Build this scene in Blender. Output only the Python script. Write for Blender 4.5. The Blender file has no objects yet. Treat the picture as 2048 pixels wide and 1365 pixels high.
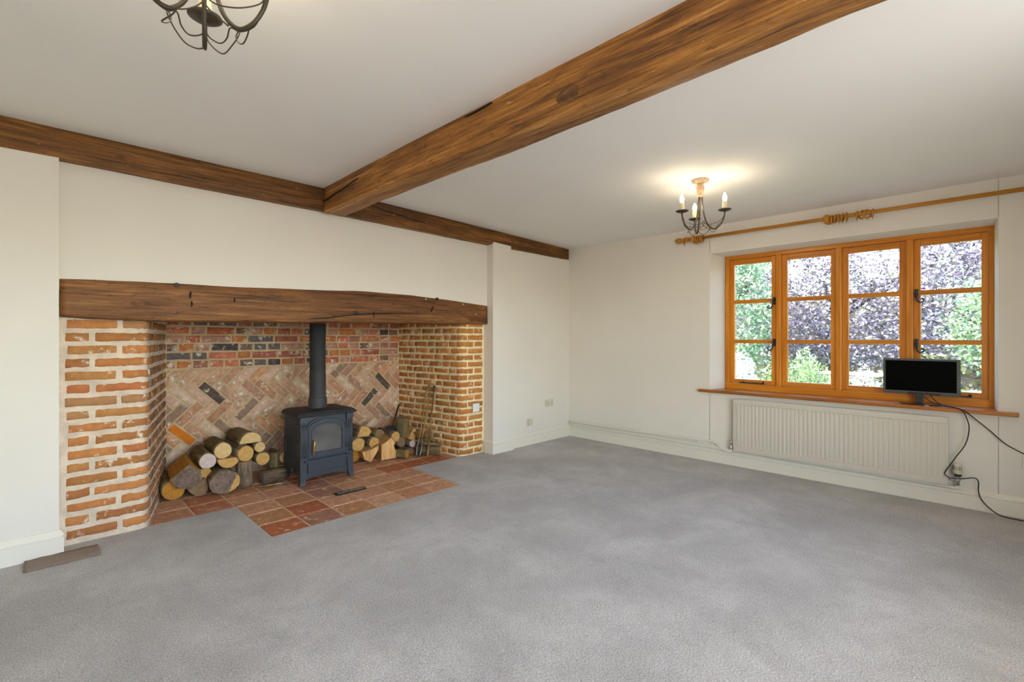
import bpy, bmesh, math, random
import numpy as np
from mathutils import Vector, Matrix, noise as mnoise

random.seed(7)
np.random.seed(7)
sc = bpy.context.scene
COL = sc.collection
PI = math.pi

# ------------------------------------------------------------------ camera
cam_d = bpy.data.cameras.new('camera')
cam_d.sensor_width = 36.0
cam_d.lens = 36.0 * 950.0 / 2048.0
cam_d.shift_y = -5.5 / 2048.0
cam_d.clip_start = 0.05
cam_d.clip_end = 200
cam = bpy.data.objects.new('camera', cam_d)
cam.location = (0, 0, 1.22)
YAW = math.atan2(951.0, 950.0)
cam.rotation_euler = (PI / 2, 0, YAW - PI / 2)
COL.objects.link(cam)
sc.camera = cam
CAM_R = Vector((math.sin(YAW), -math.cos(YAW), 0))
CAM_F = Vector((math.cos(YAW), math.sin(YAW), 0))

# ------------------------------------------------------------------ world, sun, daylight
world = bpy.data.worlds.new('world')
sc.world = world
world.use_nodes = True
wn = world.node_tree
wn.nodes.clear()
w_out = wn.nodes.new('ShaderNodeOutputWorld')
w_bg = wn.nodes.new('ShaderNodeBackground')
w_sky = wn.nodes.new('ShaderNodeTexSky')
w_sky.sky_type = 'NISHITA'
w_sky.sun_disc = False
w_sky.sun_elevation = math.radians(50)
w_sky.sun_rotation = math.radians(-60)
w_sky.air_density = 1.0
w_sky.dust_density = 2.0
w_bg.inputs['Strength'].default_value = 2.4
wn.links.new(w_sky.outputs[0], w_bg.inputs['Color'])
wn.links.new(w_bg.outputs[0], w_out.inputs['Surface'])

sun_d = bpy.data.lights.new('sun', 'SUN')
sun_d.energy = 8.0
sun_d.angle = math.radians(0.6)
sun_d.color = (1.0, 0.95, 0.87)
sun = bpy.data.objects.new('sun', sun_d)
sun.rotation_euler = Vector((0.74, -0.36, -0.64)).to_track_quat('-Z', 'Y').to_euler()
COL.objects.link(sun)


def area_light(name, loc, direction, sx, sy, energy, color):
    d = bpy.data.lights.new(name, 'AREA')
    d.shape = 'RECTANGLE'
    d.size = sx
    d.size_y = sy
    d.energy = energy
    d.color = color
    o = bpy.data.objects.new(name, d)
    o.location = loc
    o.rotation_euler = Vector(direction).to_track_quat('-Z', 'Y').to_euler()
    COL.objects.link(o)
    return o


# daylight standing in the wide window opening behind the camera
area_light('daylight_rear_window', (1.10, -0.72, 1.28), (0, 1, 0), 3.2, 1.64, 46, (1.0, 0.985, 0.97))

sc.view_settings.view_transform = 'Standard'
sc.view_settings.look = 'None'
sc.view_settings.gamma = 1.0
sc.view_settings.use_curve_mapping = False
sc.view_settings.exposure = 0.06
sc.cycles.max_bounces = 8
sc.cycles.caustics_reflective = False
sc.cycles.caustics_refractive = False


# ------------------------------------------------------------------ material helpers
def new_mat(name):
    m = bpy.data.materials.new(name)
    m.use_nodes = True
    nt = m.node_tree
    b = nt.nodes['Principled BSDF']
    return m, nt, b


def N(nt, t, **kw):
    n = nt.nodes.new(t)
    for k, v in kw.items():
        if k.startswith('i_'):
            n.inputs[k[2:].replace('_', ' ')].default_value = v
        else:
            setattr(n, k, v)
    return n


def ramp(nt, stops, interp='LINEAR'):
    r = nt.nodes.new('ShaderNodeValToRGB')
    cr = r.color_ramp
    cr.interpolation = interp
    while len(cr.elements) > 1:
        cr.elements.remove(cr.elements[-1])
    first = True
    for p, c in stops:
        if first:
            e = cr.elements[0]
            e.position = p
            first = False
        else:
            e = cr.elements.new(p)
        e.color = (c[0], c[1], c[2], 1) if not isinstance(c, (int, float)) else (c, c, c, 1)
    return r


def srgb(r, g, b):
    f = lambda v: (v / 12.92 if v <= 0.04045 else ((v + 0.055) / 1.055) ** 2.4)
    return (f(r / 255), f(g / 255), f(b / 255))


def alb(k, *cs):
    return [tuple(min(0.88, v * k) for v in srgb(*c)) for c in cs]


def simple(name, col, rough=0.6, metal=0.0, spec=0.5, bump=None, var=0.0, varscale=8.0):
    m, nt, b = new_mat(name)
    b.inputs['Roughness'].default_value = rough
    b.inputs['Metallic'].default_value = metal
    b.inputs['Specular IOR Level'].default_value = spec
    b.inputs['Base Color'].default_value = (*col, 1)
    tc = N(nt, 'ShaderNodeTexCoord')
    if var > 0:
        nz = N(nt, 'ShaderNodeTexNoise', i_Scale=varscale, i_Detail=4.0)
        nt.links.new(tc.outputs['Object'], nz.inputs['Vector'])
        r = ramp(nt, [(0.3, [c * (1 - var) for c in col]), (0.7, [min(1, c * (1 + var)) for c in col])])
        nt.links.new(nz.outputs['Fac'], r.inputs['Fac'])
        nt.links.new(r.outputs['Color'], b.inputs['Base Color'])
    if bump:
        nz2 = N(nt, 'ShaderNodeTexNoise', i_Scale=bump[0], i_Detail=5.0)
        nt.links.new(tc.outputs['Object'], nz2.inputs['Vector'])
        bp = N(nt, 'ShaderNodeBump', i_Strength=bump[1], i_Distance=bump[2])
        nt.links.new(nz2.outputs['Fac'], bp.inputs['Height'])
        nt.links.new(bp.outputs['Normal'], b.inputs['Normal'])
    return m


def mat_wood(name, axis, cols, stain=None, rough=0.5, stretch=3.2, fine=85.0, speck=0.0, bump=0.4, dist=0.004, age=0.0):
    """aged wood with grain along the given axis (0,1,2); cols dark..light"""
    m, nt, b = new_mat(name)
    tc = N(nt, 'ShaderNodeTexCoord')
    oi = N(nt, 'ShaderNodeObjectInfo')
    off = N(nt, 'ShaderNodeVectorMath', operation='ADD')
    mul = N(nt, 'ShaderNodeVectorMath', operation='SCALE', i_Scale=17.0)
    comb = N(nt, 'ShaderNodeCombineXYZ')
    for s in 'XYZ':
        nt.links.new(oi.outputs['Random'], comb.inputs[s])
    nt.links.new(comb.outputs[0], mul.inputs[0])
    nt.links.new(tc.outputs['Object'], off.inputs[0])
    nt.links.new(mul.outputs[0], off.inputs[1])
    mp = N(nt, 'ShaderNodeMapping')
    s = [fine, fine, fine]
    s[axis] = stretch
    mp.inputs['Scale'].default_value = s
    nt.links.new(off.outputs[0], mp.inputs['Vector'])
    n1 = N(nt, 'ShaderNodeTexNoise', i_Scale=1.0, i_Detail=8.0, i_Roughness=0.62, i_Distortion=0.6)
    nt.links.new(mp.outputs[0], n1.inputs['Vector'])
    mp2 = N(nt, 'ShaderNodeMapping')
    s2 = [13.0, 13.0, 13.0]
    s2[axis] = 1.1
    mp2.inputs['Scale'].default_value = s2
    nt.links.new(off.outputs[0], mp2.inputs['Vector'])
    n2 = N(nt, 'ShaderNodeTexNoise', i_Scale=1.0, i_Detail=5.0, i_Roughness=0.6, i_Distortion=1.2)
    nt.links.new(mp2.outputs[0], n2.inputs['Vector'])
    add = N(nt, 'ShaderNodeMath', operation='MULTIPLY_ADD')
    add.inputs[1].default_value = 0.5
    nt.links.new(n1.outputs['Fac'], add.inputs[0])
    sc2 = N(nt, 'ShaderNodeMath', operation='MULTIPLY')
    sc2.inputs[1].default_value = 0.5
    nt.links.new(n2.outputs['Fac'], sc2.inputs[0])
    nt.links.new(sc2.outputs[0], add.inputs[2])
    k = len(cols)
    r = ramp(nt, [(0.34 + 0.32 * i / (k - 1), c) for i, c in enumerate(cols)])
    nt.links.new(add.outputs[0], r.inputs['Fac'])
    colout = r.outputs['Color']
    if stain:
        n3 = N(nt, 'ShaderNodeTexNoise', i_Scale=1.0, i_Detail=3.0)
        mp3 = N(nt, 'ShaderNodeMapping')
        s3 = [4.0, 4.0, 4.0]
        s3[axis] = 1.1
        mp3.inputs['Scale'].default_value = s3
        nt.links.new(off.outputs[0], mp3.inputs['Vector'])
        nt.links.new(mp3.outputs[0], n3.inputs['Vector'])
        r3 = ramp(nt, [(0.48, 0.0), (0.62, 0.75)])
        nt.links.new(n3.outputs['Fac'], r3.inputs['Fac'])
        mx = N(nt, 'ShaderNodeMixRGB', blend_type='MULTIPLY')
        mx.inputs['Color2'].default_value = (*stain, 1)
        nt.links.new(r3.outputs['Color'], mx.inputs['Fac'])
        nt.links.new(colout, mx.inputs['Color1'])
        colout = mx.outputs['Color']
    if speck > 0:
        n4 = N(nt, 'ShaderNodeTexNoise', i_Scale=1.0, i_Detail=6.0, i_Roughness=0.7)
        mp4 = N(nt, 'ShaderNodeMapping')
        s4 = [34.0, 34.0, 34.0]
        s4[axis] = 12.0
        mp4.inputs['Scale'].default_value = s4
        nt.links.new(off.outputs[0], mp4.inputs['Vector'])
        nt.links.new(mp4.outputs[0], n4.inputs['Vector'])
        r4 = ramp(nt, [(0.70 - speck, 0.0), (0.74 - speck, 0.8)])
        nt.links.new(n4.outputs['Fac'], r4.inputs['Fac'])
        mx2 = N(nt, 'ShaderNodeMixRGB')
        mx2.inputs['Color2'].default_value = (*srgb(205, 180, 145), 1)
        nt.links.new(r4.outputs['Color'], mx2.inputs['Fac'])
        nt.links.new(colout, mx2.inputs['Color1'])
        colout = mx2.outputs['Color']
    hgt = add.outputs[0]
    if age > 0:
        # worm, adze nicks and worn blotches
        mp5 = N(nt, 'ShaderNodeMapping')
        s5 = [26.0, 26.0, 26.0]
        s5[axis] = 11.0
        mp5.inputs['Scale'].default_value = s5
        nt.links.new(off.outputs[0], mp5.inputs['Vector'])
        n5 = N(nt, 'ShaderNodeTexNoise', i_Scale=1.0, i_Detail=5.0, i_Roughness=0.66, i_Distortion=0.8)
        nt.links.new(mp5.outputs[0], n5.inputs['Vector'])
        r5 = ramp(nt, [(0.30, 1.0 - age), (0.42, 1.0), (0.60, 1.0), (0.72, 1.0 + 0.5 * age)])
        nt.links.new(n5.outputs['Fac'], r5.inputs['Fac'])
        mx5 = N(nt, 'ShaderNodeMixRGB', blend_type='MULTIPLY')
        mx5.inputs['Fac'].default_value = 1.0
        nt.links.new(colout, mx5.inputs['Color1'])
        nt.links.new(r5.outputs['Color'], mx5.inputs['Color2'])
        colout = mx5.outputs['Color']
        ad5 = N(nt, 'ShaderNodeMath', operation='MULTIPLY_ADD')
        ad5.inputs[1].default_value = 1.6
        nt.links.new(n5.outputs['Fac'], ad5.inputs[0])
        nt.links.new(add.outputs[0], ad5.inputs[2])
        hgt = ad5.outputs[0]
    nt.links.new(colout, b.inputs['Base Color'])
    b.inputs['Roughness'].default_value = rough
    b.inputs['Specular IOR Level'].default_value = 0.35
    bp = N(nt, 'ShaderNodeBump', i_Strength=bump, i_Distance=dist)
    nt.links.new(hgt, bp.inputs['Height'])
    nt.links.new(bp.outputs['Normal'], b.inputs['Normal'])
    return m


def mat_brick(name, palette, residue, residue_amt, stain=0.35, rough=0.92, bump=0.5):
    m, nt, b = new_mat(name)
    tc = N(nt, 'ShaderNodeTexCoord')
    oi = N(nt, 'ShaderNodeObjectInfo')
    comb = N(nt, 'ShaderNodeCombineXYZ')
    for s in 'XYZ':
        nt.links.new(oi.outputs['Random'], comb.inputs[s])
    mul = N(nt, 'ShaderNodeVectorMath', operation='SCALE', i_Scale=31.0)
    nt.links.new(comb.outputs[0], mul.inputs[0])
    off = N(nt, 'ShaderNodeVectorMath', operation='ADD')
    nt.links.new(tc.outputs['Object'], off.inputs[0])
    nt.links.new(mul.outputs[0], off.inputs[1])
    k = len(palette)
    r = ramp(nt, [(i / k, c) for i, c in enumerate(palette)], 'CONSTANT')
    nt.links.new(oi.outputs['Random'], r.inputs['Fac'])
    n1 = N(nt, 'ShaderNodeTexNoise', i_Scale=22.0, i_Detail=6.0, i_Roughness=0.65)
    nt.links.new(off.outputs[0], n1.inputs['Vector'])
    r1 = ramp(nt, [(0.3, 1 - stain), (0.7, 1 + 0.0)])
    nt.links.new(n1.outputs['Fac'], r1.inputs['Fac'])
    mx = N(nt, 'ShaderNodeMixRGB', blend_type='MULTIPLY')
    mx.inputs['Fac'].default_value = 1.0
    nt.links.new(r.outputs['Color'], mx.inputs['Color1'])
    nt.links.new(r1.outputs['Color'], mx.inputs['Color2'])
    n2 = N(nt, 'ShaderNodeTexNoise', i_Scale=16.0, i_Detail=8.0, i_Roughness=0.72)
    mp = N(nt, 'ShaderNodeMapping')
    mp.inputs['Location'].default_value = (7.3, 2.1, 5.5)
    nt.links.new(off.outputs[0], mp.inputs['Vector'])
    nt.links.new(mp.outputs[0], n2.inputs['Vector'])
    r2 = ramp(nt, [(0.62 - residue_amt, 0.0), (0.70 - residue_amt, 0.85)])
    nt.links.new(n2.outputs['Fac'], r2.inputs['Fac'])
    mx2 = N(nt, 'ShaderNodeMixRGB')
    mx2.inputs['Color2'].default_value = (*residue, 1)
    nt.links.new(r2.outputs['Color'], mx2.inputs['Fac'])
    nt.links.new(mx.outputs['Color'], mx2.inputs['Color1'])
    nt.links.new(mx2.outputs['Color'], b.inputs['Base Color'])
    b.inputs['Roughness'].default_value = rough
    b.inputs['Specular IOR Level'].default_value = 0.25
    n3 = N(nt, 'ShaderNodeTexNoise', i_Scale=70.0, i_Detail=5.0)
    nt.links.new(off.outputs[0], n3.inputs['Vector'])
    bp = N(nt, 'ShaderNodeBump', i_Strength=bump, i_Distance=0.004)
    nt.links.new(n3.outputs['Fac'], bp.inputs['Height'])
    nt.links.new(bp.outputs['Normal'], b.inputs['Normal'])
    return m


def mat_carpet(name, c1, c2, patch=True):
    m, nt, b = new_mat(name)
    tc = N(nt, 'ShaderNodeTexCoord')
    nf = N(nt, 'ShaderNodeTexNoise', i_Scale=170.0, i_Detail=3.0, i_Roughness=0.7)
    nt.links.new(tc.outputs['Object'], nf.inputs['Vector'])
    r = ramp(nt, [(0.32, c1), (0.68, c2)])
    nt.links.new(nf.outputs['Fac'], r.inputs['Fac'])
    col = r.outputs['Color']
    nm = N(nt, 'ShaderNodeTexNoise', i_Scale=95.0, i_Detail=4.0, i_Roughness=0.7)
    nt.links.new(tc.outputs['Object'], nm.inputs['Vector'])
    if patch:
        # shading of brushed pile put into the colour: broad swathes and fine creases
        nl = N(nt, 'ShaderNodeTexNoise', i_Scale=1.9, i_Detail=9.0, i_Roughness=0.68, i_Distortion=0.35)
        nt.links.new(tc.outputs['Object'], nl.inputs['Vector'])
        rl = ramp(nt, [(0.36, 0.82), (0.5, 0.95), (0.64, 1.12)])
        nt.links.new(nl.outputs['Fac'], rl.inputs['Fac'])
        mx = N(nt, 'ShaderNodeMixRGB', blend_type='MULTIPLY')
        mx.inputs['Fac'].default_value = 1.0
        nt.links.new(col, mx.inputs['Color1'])
        nt.links.new(rl.outputs['Color'], mx.inputs['Color2'])
        nw = N(nt, 'ShaderNodeTexNoise', i_Scale=14.0, i_Detail=6.0, i_Roughness=0.75, i_Distortion=2.2)
        nt.links.new(tc.outputs['Object'], nw.inputs['Vector'])
        rw = ramp(nt, [(0.30, 0.86), (0.46, 1.0), (0.7, 1.06)])
        nt.links.new(nw.outputs['Fac'], rw.inputs['Fac'])
        mx2 = N(nt, 'ShaderNodeMixRGB', blend_type='MULTIPLY')
        mx2.inputs['Fac'].default_value = 1.0
        nt.links.new(mx.outputs['Color'], mx2.inputs['Color1'])
        nt.links.new(rw.outputs['Color'], mx2.inputs['Color2'])
        col = mx2.outputs['Color']
    nt.links.new(col, b.inputs['Base Color'])
    b.inputs['Roughness'].default_value = 1.0
    b.inputs['Specular IOR Level'].default_value = 0.1
    b.inputs['Sheen Weight'].default_value = 0.25
    b.inputs['Sheen Roughness'].default_value = 0.5
    bp = N(nt, 'ShaderNodeBump', i_Strength=1.0, i_Distance=0.010)
    nt.links.new(nm.outputs['Fac'], bp.inputs['Height'])
    nt.links.new(bp.outputs['Normal'], b.inputs['Normal'])
    return m


def mat_rings(name, c_in, c_out, heart):
    """cut end of a log: growth rings round the local z axis"""
    m, nt, b = new_mat(name)
    tc = N(nt, 'ShaderNodeTexCoord')
    mp = N(nt, 'ShaderNodeMapping')
    mp.inputs['Scale'].default_value = (1, 1, 0)
    nt.links.new(tc.outputs['Object'], mp.inputs['Vector'])
    wv = N(nt, 'ShaderNodeTexWave', wave_type='RINGS', rings_direction='Z', i_Scale=22.0, i_Distortion=1.6, i_Detail=3.0)
    wv.inputs['Detail Scale'].default_value = 4.0
    nt.links.new(mp.outputs[0], wv.inputs['Vector'])
    nz = N(nt, 'ShaderNodeTexNoise', i_Scale=28.0, i_Detail=5.0)
    nt.links.new(tc.outputs['Object'], nz.inputs['Vector'])
    r = ramp(nt, [(0.0, c_in), (1.0, c_out)])
    nt.links.new(wv.outputs['Color'], r.inputs['Fac'])
    r2 = ramp(nt, [(0.35, heart), (0.6, (1, 1, 1))])
    nt.links.new(nz.outputs['Fac'], r2.inputs['Fac'])
    mx = N(nt, 'ShaderNodeMixRGB', blend_type='MULTIPLY')
    mx.inputs['Fac'].default_value = 0.8
    nt.links.new(r.outputs['Color'], mx.inputs['Color1'])
    nt.links.new(r2.outputs['Color'], mx.inputs['Color2'])
    nt.links.new(mx.outputs['Color'], b.inputs['Base Color'])
    b.inputs['Roughness'].default_value = 0.85
    bp = N(nt, 'ShaderNodeBump', i_Strength=0.35, i_Distance=0.002)
    nt.links.new(wv.outputs['Fac'], bp.inputs['Height'])
    nt.links.new(bp.outputs['Normal'], b.inputs['Normal'])
    return m


def mat_emit(name, col, strength):
    m = bpy.data.materials.new(name)
    m.use_nodes = True
    nt = m.node_tree
    nt.nodes.clear()
    o = nt.nodes.new('ShaderNodeOutputMaterial')
    e = nt.nodes.new('ShaderNodeEmission')
    e.inputs['Color'].default_value = (*col, 1)
    e.inputs['Strength'].default_value = strength
    nt.links.new(e.outputs[0], o.inputs['Surface'])
    return m


def mat_pane(name, tint=(0.97, 0.985, 0.98), refl=0.5):
    m = bpy.data.materials.new(name)
    m.use_nodes = True
    nt = m.node_tree
    nt.nodes.clear()
    o = nt.nodes.new('ShaderNodeOutputMaterial')
    t = nt.nodes.new('ShaderNodeBsdfTransparent')
    t.inputs['Color'].default_value = (*tint, 1)
    g = nt.nodes.new('ShaderNodeBsdfGlossy')
    g.inputs['Roughness'].default_value = 0.02
    f = nt.nodes.new('ShaderNodeFresnel')
    f.inputs['IOR'].default_value = 1.45
    mu = nt.nodes.new('ShaderNodeMath')
    mu.operation = 'MULTIPLY'
    mu.inputs[1].default_value = refl
    nt.links.new(f.outputs[0], mu.inputs[0])
    mx = nt.nodes.new('ShaderNodeMixShader')
    nt.links.new(mu.outputs[0], mx.inputs['Fac'])
    nt.links.new(t.outputs[0], mx.inputs[1])
    nt.links.new(g.outputs[0], mx.inputs[2])
    nt.links.new(mx.outputs[0], o.inputs['Surface'])
    return m


def mat_leaf(name, cols, rough=0.45, trans=0.25, dim=0.6):
    m, nt, b = new_mat(name)
    geo = N(nt, 'ShaderNodeNewGeometry')
    k = len(cols)
    r = ramp(nt, [(i / k, [v * dim for v in c]) for i, c in enumerate(cols)], 'CONSTANT')
    nt.links.new(geo.outputs['Random Per Island'], r.inputs['Fac'])
    nt.links.new(r.outputs['Color'], b.inputs['Base Color'])
    b.inputs['Roughness'].default_value = rough
    b.inputs['Specular IOR Level'].default_value = 0.6
    tr = N(nt, 'ShaderNodeBsdfTranslucent')
    nt.links.new(r.outputs['Color'], tr.inputs['Color'])
    mx = N(nt, 'ShaderNodeMixShader')
    mx.inputs['Fac'].default_value = trans
    out = nt.nodes['Material Output']
    nt.links.new(b.outputs[0], mx.inputs[1])
    nt.links.new(tr.outputs[0], mx.inputs[2])
    nt.links.new(mx.outputs[0], out.inputs['Surface'])
    return m


M = {}
M['wall'] = simple('cream_wall_paint', (0.81, 0.75, 0.65), 0.85, bump=(60, 0.12, 0.002), var=0.02, varscale=2.0)
M['ceil'] = simple('ceiling_paint', (0.88, 0.85, 0.80), 0.9, bump=(9, 0.15, 0.006), var=0.015, varscale=1.5)
M['skirt'] = simple('cream_gloss_paint', (0.84, 0.785, 0.66), 0.4, spec=0.4)
M['carpet'] = mat_carpet('grey_carpet', (0.295, 0.275, 0.255), (0.85, 0.80, 0.755))
M['offcut'] = mat_carpet('carpet_underside', (0.20, 0.135, 0.09), (0.42, 0.30, 0.215), False)
M['beamY'] = mat_wood('oak_beam_cross', 1, alb(1.8, (46, 28, 12), (104, 66, 28), (138, 92, 38), (172, 126, 72)), stain=(0.60, 0.54, 0.48), speck=0.04, age=0.55, bump=0.6, dist=0.008)
M['beamX'] = mat_wood('oak_beam_wall', 0, alb(1.35, (38, 23, 9), (88, 55, 20), (120, 76, 28), (152, 104, 52)), stain=(0.58, 0.52, 0.48), speck=0.045, age=0.55, bump=0.6, dist=0.008)
M['lintel'] = mat_wood('oak_lintel', 0, alb(1.3, (48, 29, 13), (98, 62, 29), (126, 82, 40), (158, 112, 66)), stain=(0.62, 0.54, 0.5), speck=0.015, age=0.55, bump=0.6, dist=0.008)
M['crack'] = simple('dark_split', (0.012, 0.008, 0.005), 0.95)
pine_c = alb(1.3, (158, 92, 16), (188, 116, 26), (206, 138, 48))
M['pine'] = mat_wood('orange_pine', 2, pine_c, rough=0.3, fine=60, stretch=2.0, bump=0.08, dist=0.001)
M['pineY'] = mat_wood('orange_pine_rail', 1, pine_c, rough=0.3, fine=60, stretch=2.0, bump=0.08, dist=0.001)
M['sill'] = mat_wood('varnished_sill', 1, alb(1.2, (128, 72, 26), (160, 98, 42), (182, 120, 60)), rough=0.30, fine=60, stretch=2.0, bump=0.05, dist=0.001)
M['pole'] = mat_wood('pine_pole', 1, alb(1.25, (142, 92, 18), (172, 114, 30), (188, 130, 48)), rough=0.4, fine=60, stretch=2.0, bump=0.05, dist=0.001)
M['mortL'] = simple('cream_lime_mortar', alb(0.98, (222, 203, 178))[0], 0.95, bump=(45, 0.8, 0.008), var=0.14, varscale=14)
M['mortB'] = simple('tan_mortar', alb(1.7, (158, 136, 102))[0], 0.95, bump=(50, 0.8, 0.008), var=0.15, varscale=10)
M['mortR'] = simple('buff_mortar', alb(1.4, (214, 190, 150))[0], 0.95, bump=(50, 0.8, 0.006), var=0.14, varscale=14)
res = alb(1.25, (226, 208, 184))[0]
M['brkL'] = mat_brick('orange_brick', alb(1.18, (186, 130, 76), (192, 126, 74), (176, 118, 68), (190, 118, 72), (178, 130, 86), (198, 132, 78), (172, 112, 68)), res, 0.045, 0.3)
M['brkLc'] = mat_brick('shaded_cheek_brick', alb(1.6, (146, 104, 66), (130, 94, 62), (156, 104, 62), (122, 90, 64)), res, 0.05, 0.4)  # pier brick in darker tones, the cheek's shade put into the colour
M['brkR'] = mat_brick('amber_brick', alb(1.45, (178, 122, 62), (184, 118, 60), (164, 110, 58), (176, 112, 62), (190, 128, 70)), alb(1.4, (214, 190, 152))[0], 0.06, 0.35)
M['brkB'] = mat_brick('mixed_red_brick', alb(1.75, (166, 92, 64), (150, 88, 68), (74, 66, 64), (172, 108, 64), (146, 98, 80), (112, 86, 74), (178, 104, 76), (98, 88, 84), (164, 120, 100)), alb(1.6, (205, 186, 168))[0], 0.07, 0.45)
M['brkH'] = mat_brick('herringbone_brick', alb(1.85, (182, 148, 122), (176, 138, 110), (166, 126, 100), (190, 156, 132), (162, 118, 90), (178, 130, 96), (134, 106, 88), (186, 150, 128), (156, 116, 96), (180, 144, 118), (168, 132, 108), (84, 70, 60)), alb(1.7, (208, 190, 172))[0], 0.06, 0.42)
M['brkO'] = mat_brick('bright_orange_brick', alb(1.7, (206, 108, 34), (192, 96, 34)), res, -0.02, 0.35)
M['tile'] = mat_brick('terracotta_tile', alb(1.5, (184, 132, 104), (190, 142, 112), (174, 114, 84), (186, 138, 110), (166, 98, 66), (176, 128, 92), (156, 112, 92), (192, 150, 118)), alb(1.5, (206, 172, 144))[0], 0.05, 0.42, rough=0.5, bump=0.15)
M['grout'] = simple('tile_grout', alb(1.5, (184, 156, 128))[0], 0.95, bump=(80, 0.5, 0.003), var=0.1)
M['soot'] = simple('sooted_render', srgb(90, 76, 62), 0.95, bump=(30, 0.5, 0.006), var=0.2)
M['iron'] = simple('blue_black_cast_iron', (0.038, 0.046, 0.058), 0.42, metal=0.0, spec=0.6, bump=(140, 0.12, 0.001), var=0.12, varscale=12)
M['ironm'] = simple('matt_stove_black', (0.025, 0.025, 0.027), 0.6, bump=(120, 0.1, 0.001), var=0.15)
M['flue'] = simple('grey_black_flue', (0.045, 0.044, 0.045), 0.5, bump=(60, 0.08, 0.001), var=0.2, varscale=5)
M['brass'] = simple('brass', srgb(190, 150, 80), 0.35, metal=0.8)
M['dullbrass'] = simple('dull_brass', srgb(150, 122, 70), 0.45, metal=0.6, var=0.2, varscale=30)
M['steel'] = simple('bright_steel', (0.55, 0.55, 0.55), 0.3, metal=0.9)
M['darksteel'] = simple('dark_steel', (0.16, 0.16, 0.165), 0.35, metal=0.8)
M['brkD'] = mat_brick('burnt_dark_brick', alb(1.5, (64, 52, 44), (78, 64, 54)), srgb(150, 130, 112), 0.0, 0.5)
M['blackiron'] = simple('black_iron', (0.012, 0.012, 0.013), 0.45)
M['bronze'] = simple('antique_bronze', srgb(74, 66, 52), 0.42, metal=0.5, var=0.15, varscale=20)
M['antique'] = simple('antiqued_ivory_metal', srgb(172, 148, 116), 0.55, var=0.35, varscale=60)
M['candle'] = simple('ivory_candle_sleeve', srgb(238, 220, 180), 0.5)
M['bulb'] = mat_emit('lit_candle_bulb', (1.0, 0.83, 0.60), 125.0)
M['white'] = simple('white_plastic', srgb(236, 234, 228), 0.35)
M['cream'] = simple('cream_plastic', srgb(212, 204, 180), 0.4)
M['slot'] = simple('dark_slot', (0.02, 0.02, 0.02), 0.7)
M['rad'] = simple('radiator_enamel', srgb(208, 200, 184), 0.4, spec=0.4)
M['pipe'] = simple('painted_pipe', (0.82, 0.78, 0.67), 0.4)
M['screen'] = simple('glossy_black_screen', (0.002, 0.002, 0.002), 0.25, spec=0.03)
M['bezel'] = simple('dark_grey_bezel', (0.075, 0.072, 0.068), 0.35)
M['gloss'] = simple('gloss_black_plastic', (0.01, 0.011, 0.014), 0.12, spec=0.6)
M['cable'] = simple('black_cable', (0.012, 0.010, 0.010), 0.5)
M['pane'] = mat_pane('window_glass')
M['stoveglass'] = simple('smoked_stove_glass', (0.115, 0.108, 0.10), 0.22, spec=0.6, var=0.35, varscale=5)
M['bark'] = mat_wood('grey_brown_bark', 2, alb(1.7, (52, 42, 32), (94, 78, 60), (134, 114, 92)), rough=0.95, fine=45, stretch=9.0, bump=0.9, dist=0.01)
M['barkg'] = mat_wood('greenish_bark', 2, alb(1.6, (60, 50, 32), (98, 84, 54), (134, 116, 78)), rough=0.95, fine=45, stretch=9.0, bump=0.8, dist=0.01)
M['split'] = mat_wood('split_pale_wood', 2, [srgb(176, 122, 62), srgb(208, 160, 98), srgb(222, 180, 122)], rough=0.85, fine=55, stretch=5.0, bump=0.5, dist=0.005)
M['splitv'] = mat_wood('split_wood_upright_grain', 1, alb(1.25, (170, 116, 58), (208, 160, 98), (224, 184, 128)), rough=0.85, fine=70, stretch=6.0, bump=0.5, dist=0.005)
M['splitgrey'] = mat_wood('weathered_split_wood', 2, [srgb(84, 70, 60), srgb(128, 108, 92), srgb(150, 130, 112)], rough=0.95, fine=55, stretch=8.0, bump=0.8, dist=0.008)
M['end_y'] = mat_rings('yellow_log_end', srgb(206, 160, 88), srgb(222, 178, 104), (0.82, 0.68, 0.5))
M['end_p'] = mat_rings('pale_log_end', srgb(222, 184, 124), srgb(232, 198, 142), (0.85, 0.74, 0.58))
M['end_a'] = mat_rings('amber_log_end', srgb(190, 132, 40), srgb(206, 146, 48), (0.8, 0.62, 0.4))
M['end_w'] = mat_rings('whitened_log_end', srgb(206, 186, 172), srgb(222, 206, 194), (0.85, 0.76, 0.7))
M['end_b'] = mat_rings('brown_log_end', srgb(134, 106, 74), srgb(158, 128, 90), (0.75, 0.6, 0.48))
M['lawn'] = simple('lawn', (0.16, 0.25, 0.07), 0.9, bump=(60, 0.8, 0.03), var=0.35, varscale=3)
M['path'] = simple('pale_paving', (0.62, 0.58, 0.52), 0.9, bump=(30, 0.3, 0.01), var=0.1)
M['trunk'] = simple('tree_bark', (0.10, 0.085, 0.07), 0.95, bump=(14, 0.9, 0.05), var=0.3)
M['l_purple'] = mat_leaf('copper_beech_leaf', [(0.22, 0.16, 0.24), (0.34, 0.27, 0.38), (0.48, 0.41, 0.52), (0.14, 0.10, 0.16), (0.40, 0.33, 0.42), (0.56, 0.50, 0.60), (0.42, 0.40, 0.30)], 0.38, 0.2, 0.72)
M['l_green'] = mat_leaf('garden_tree_leaf', [(0.20, 0.34, 0.17), (0.32, 0.44, 0.24), (0.50, 0.60, 0.38), (0.13, 0.26, 0.17), (0.40, 0.52, 0.28)], 0.42, 0.25, 0.75)
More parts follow.
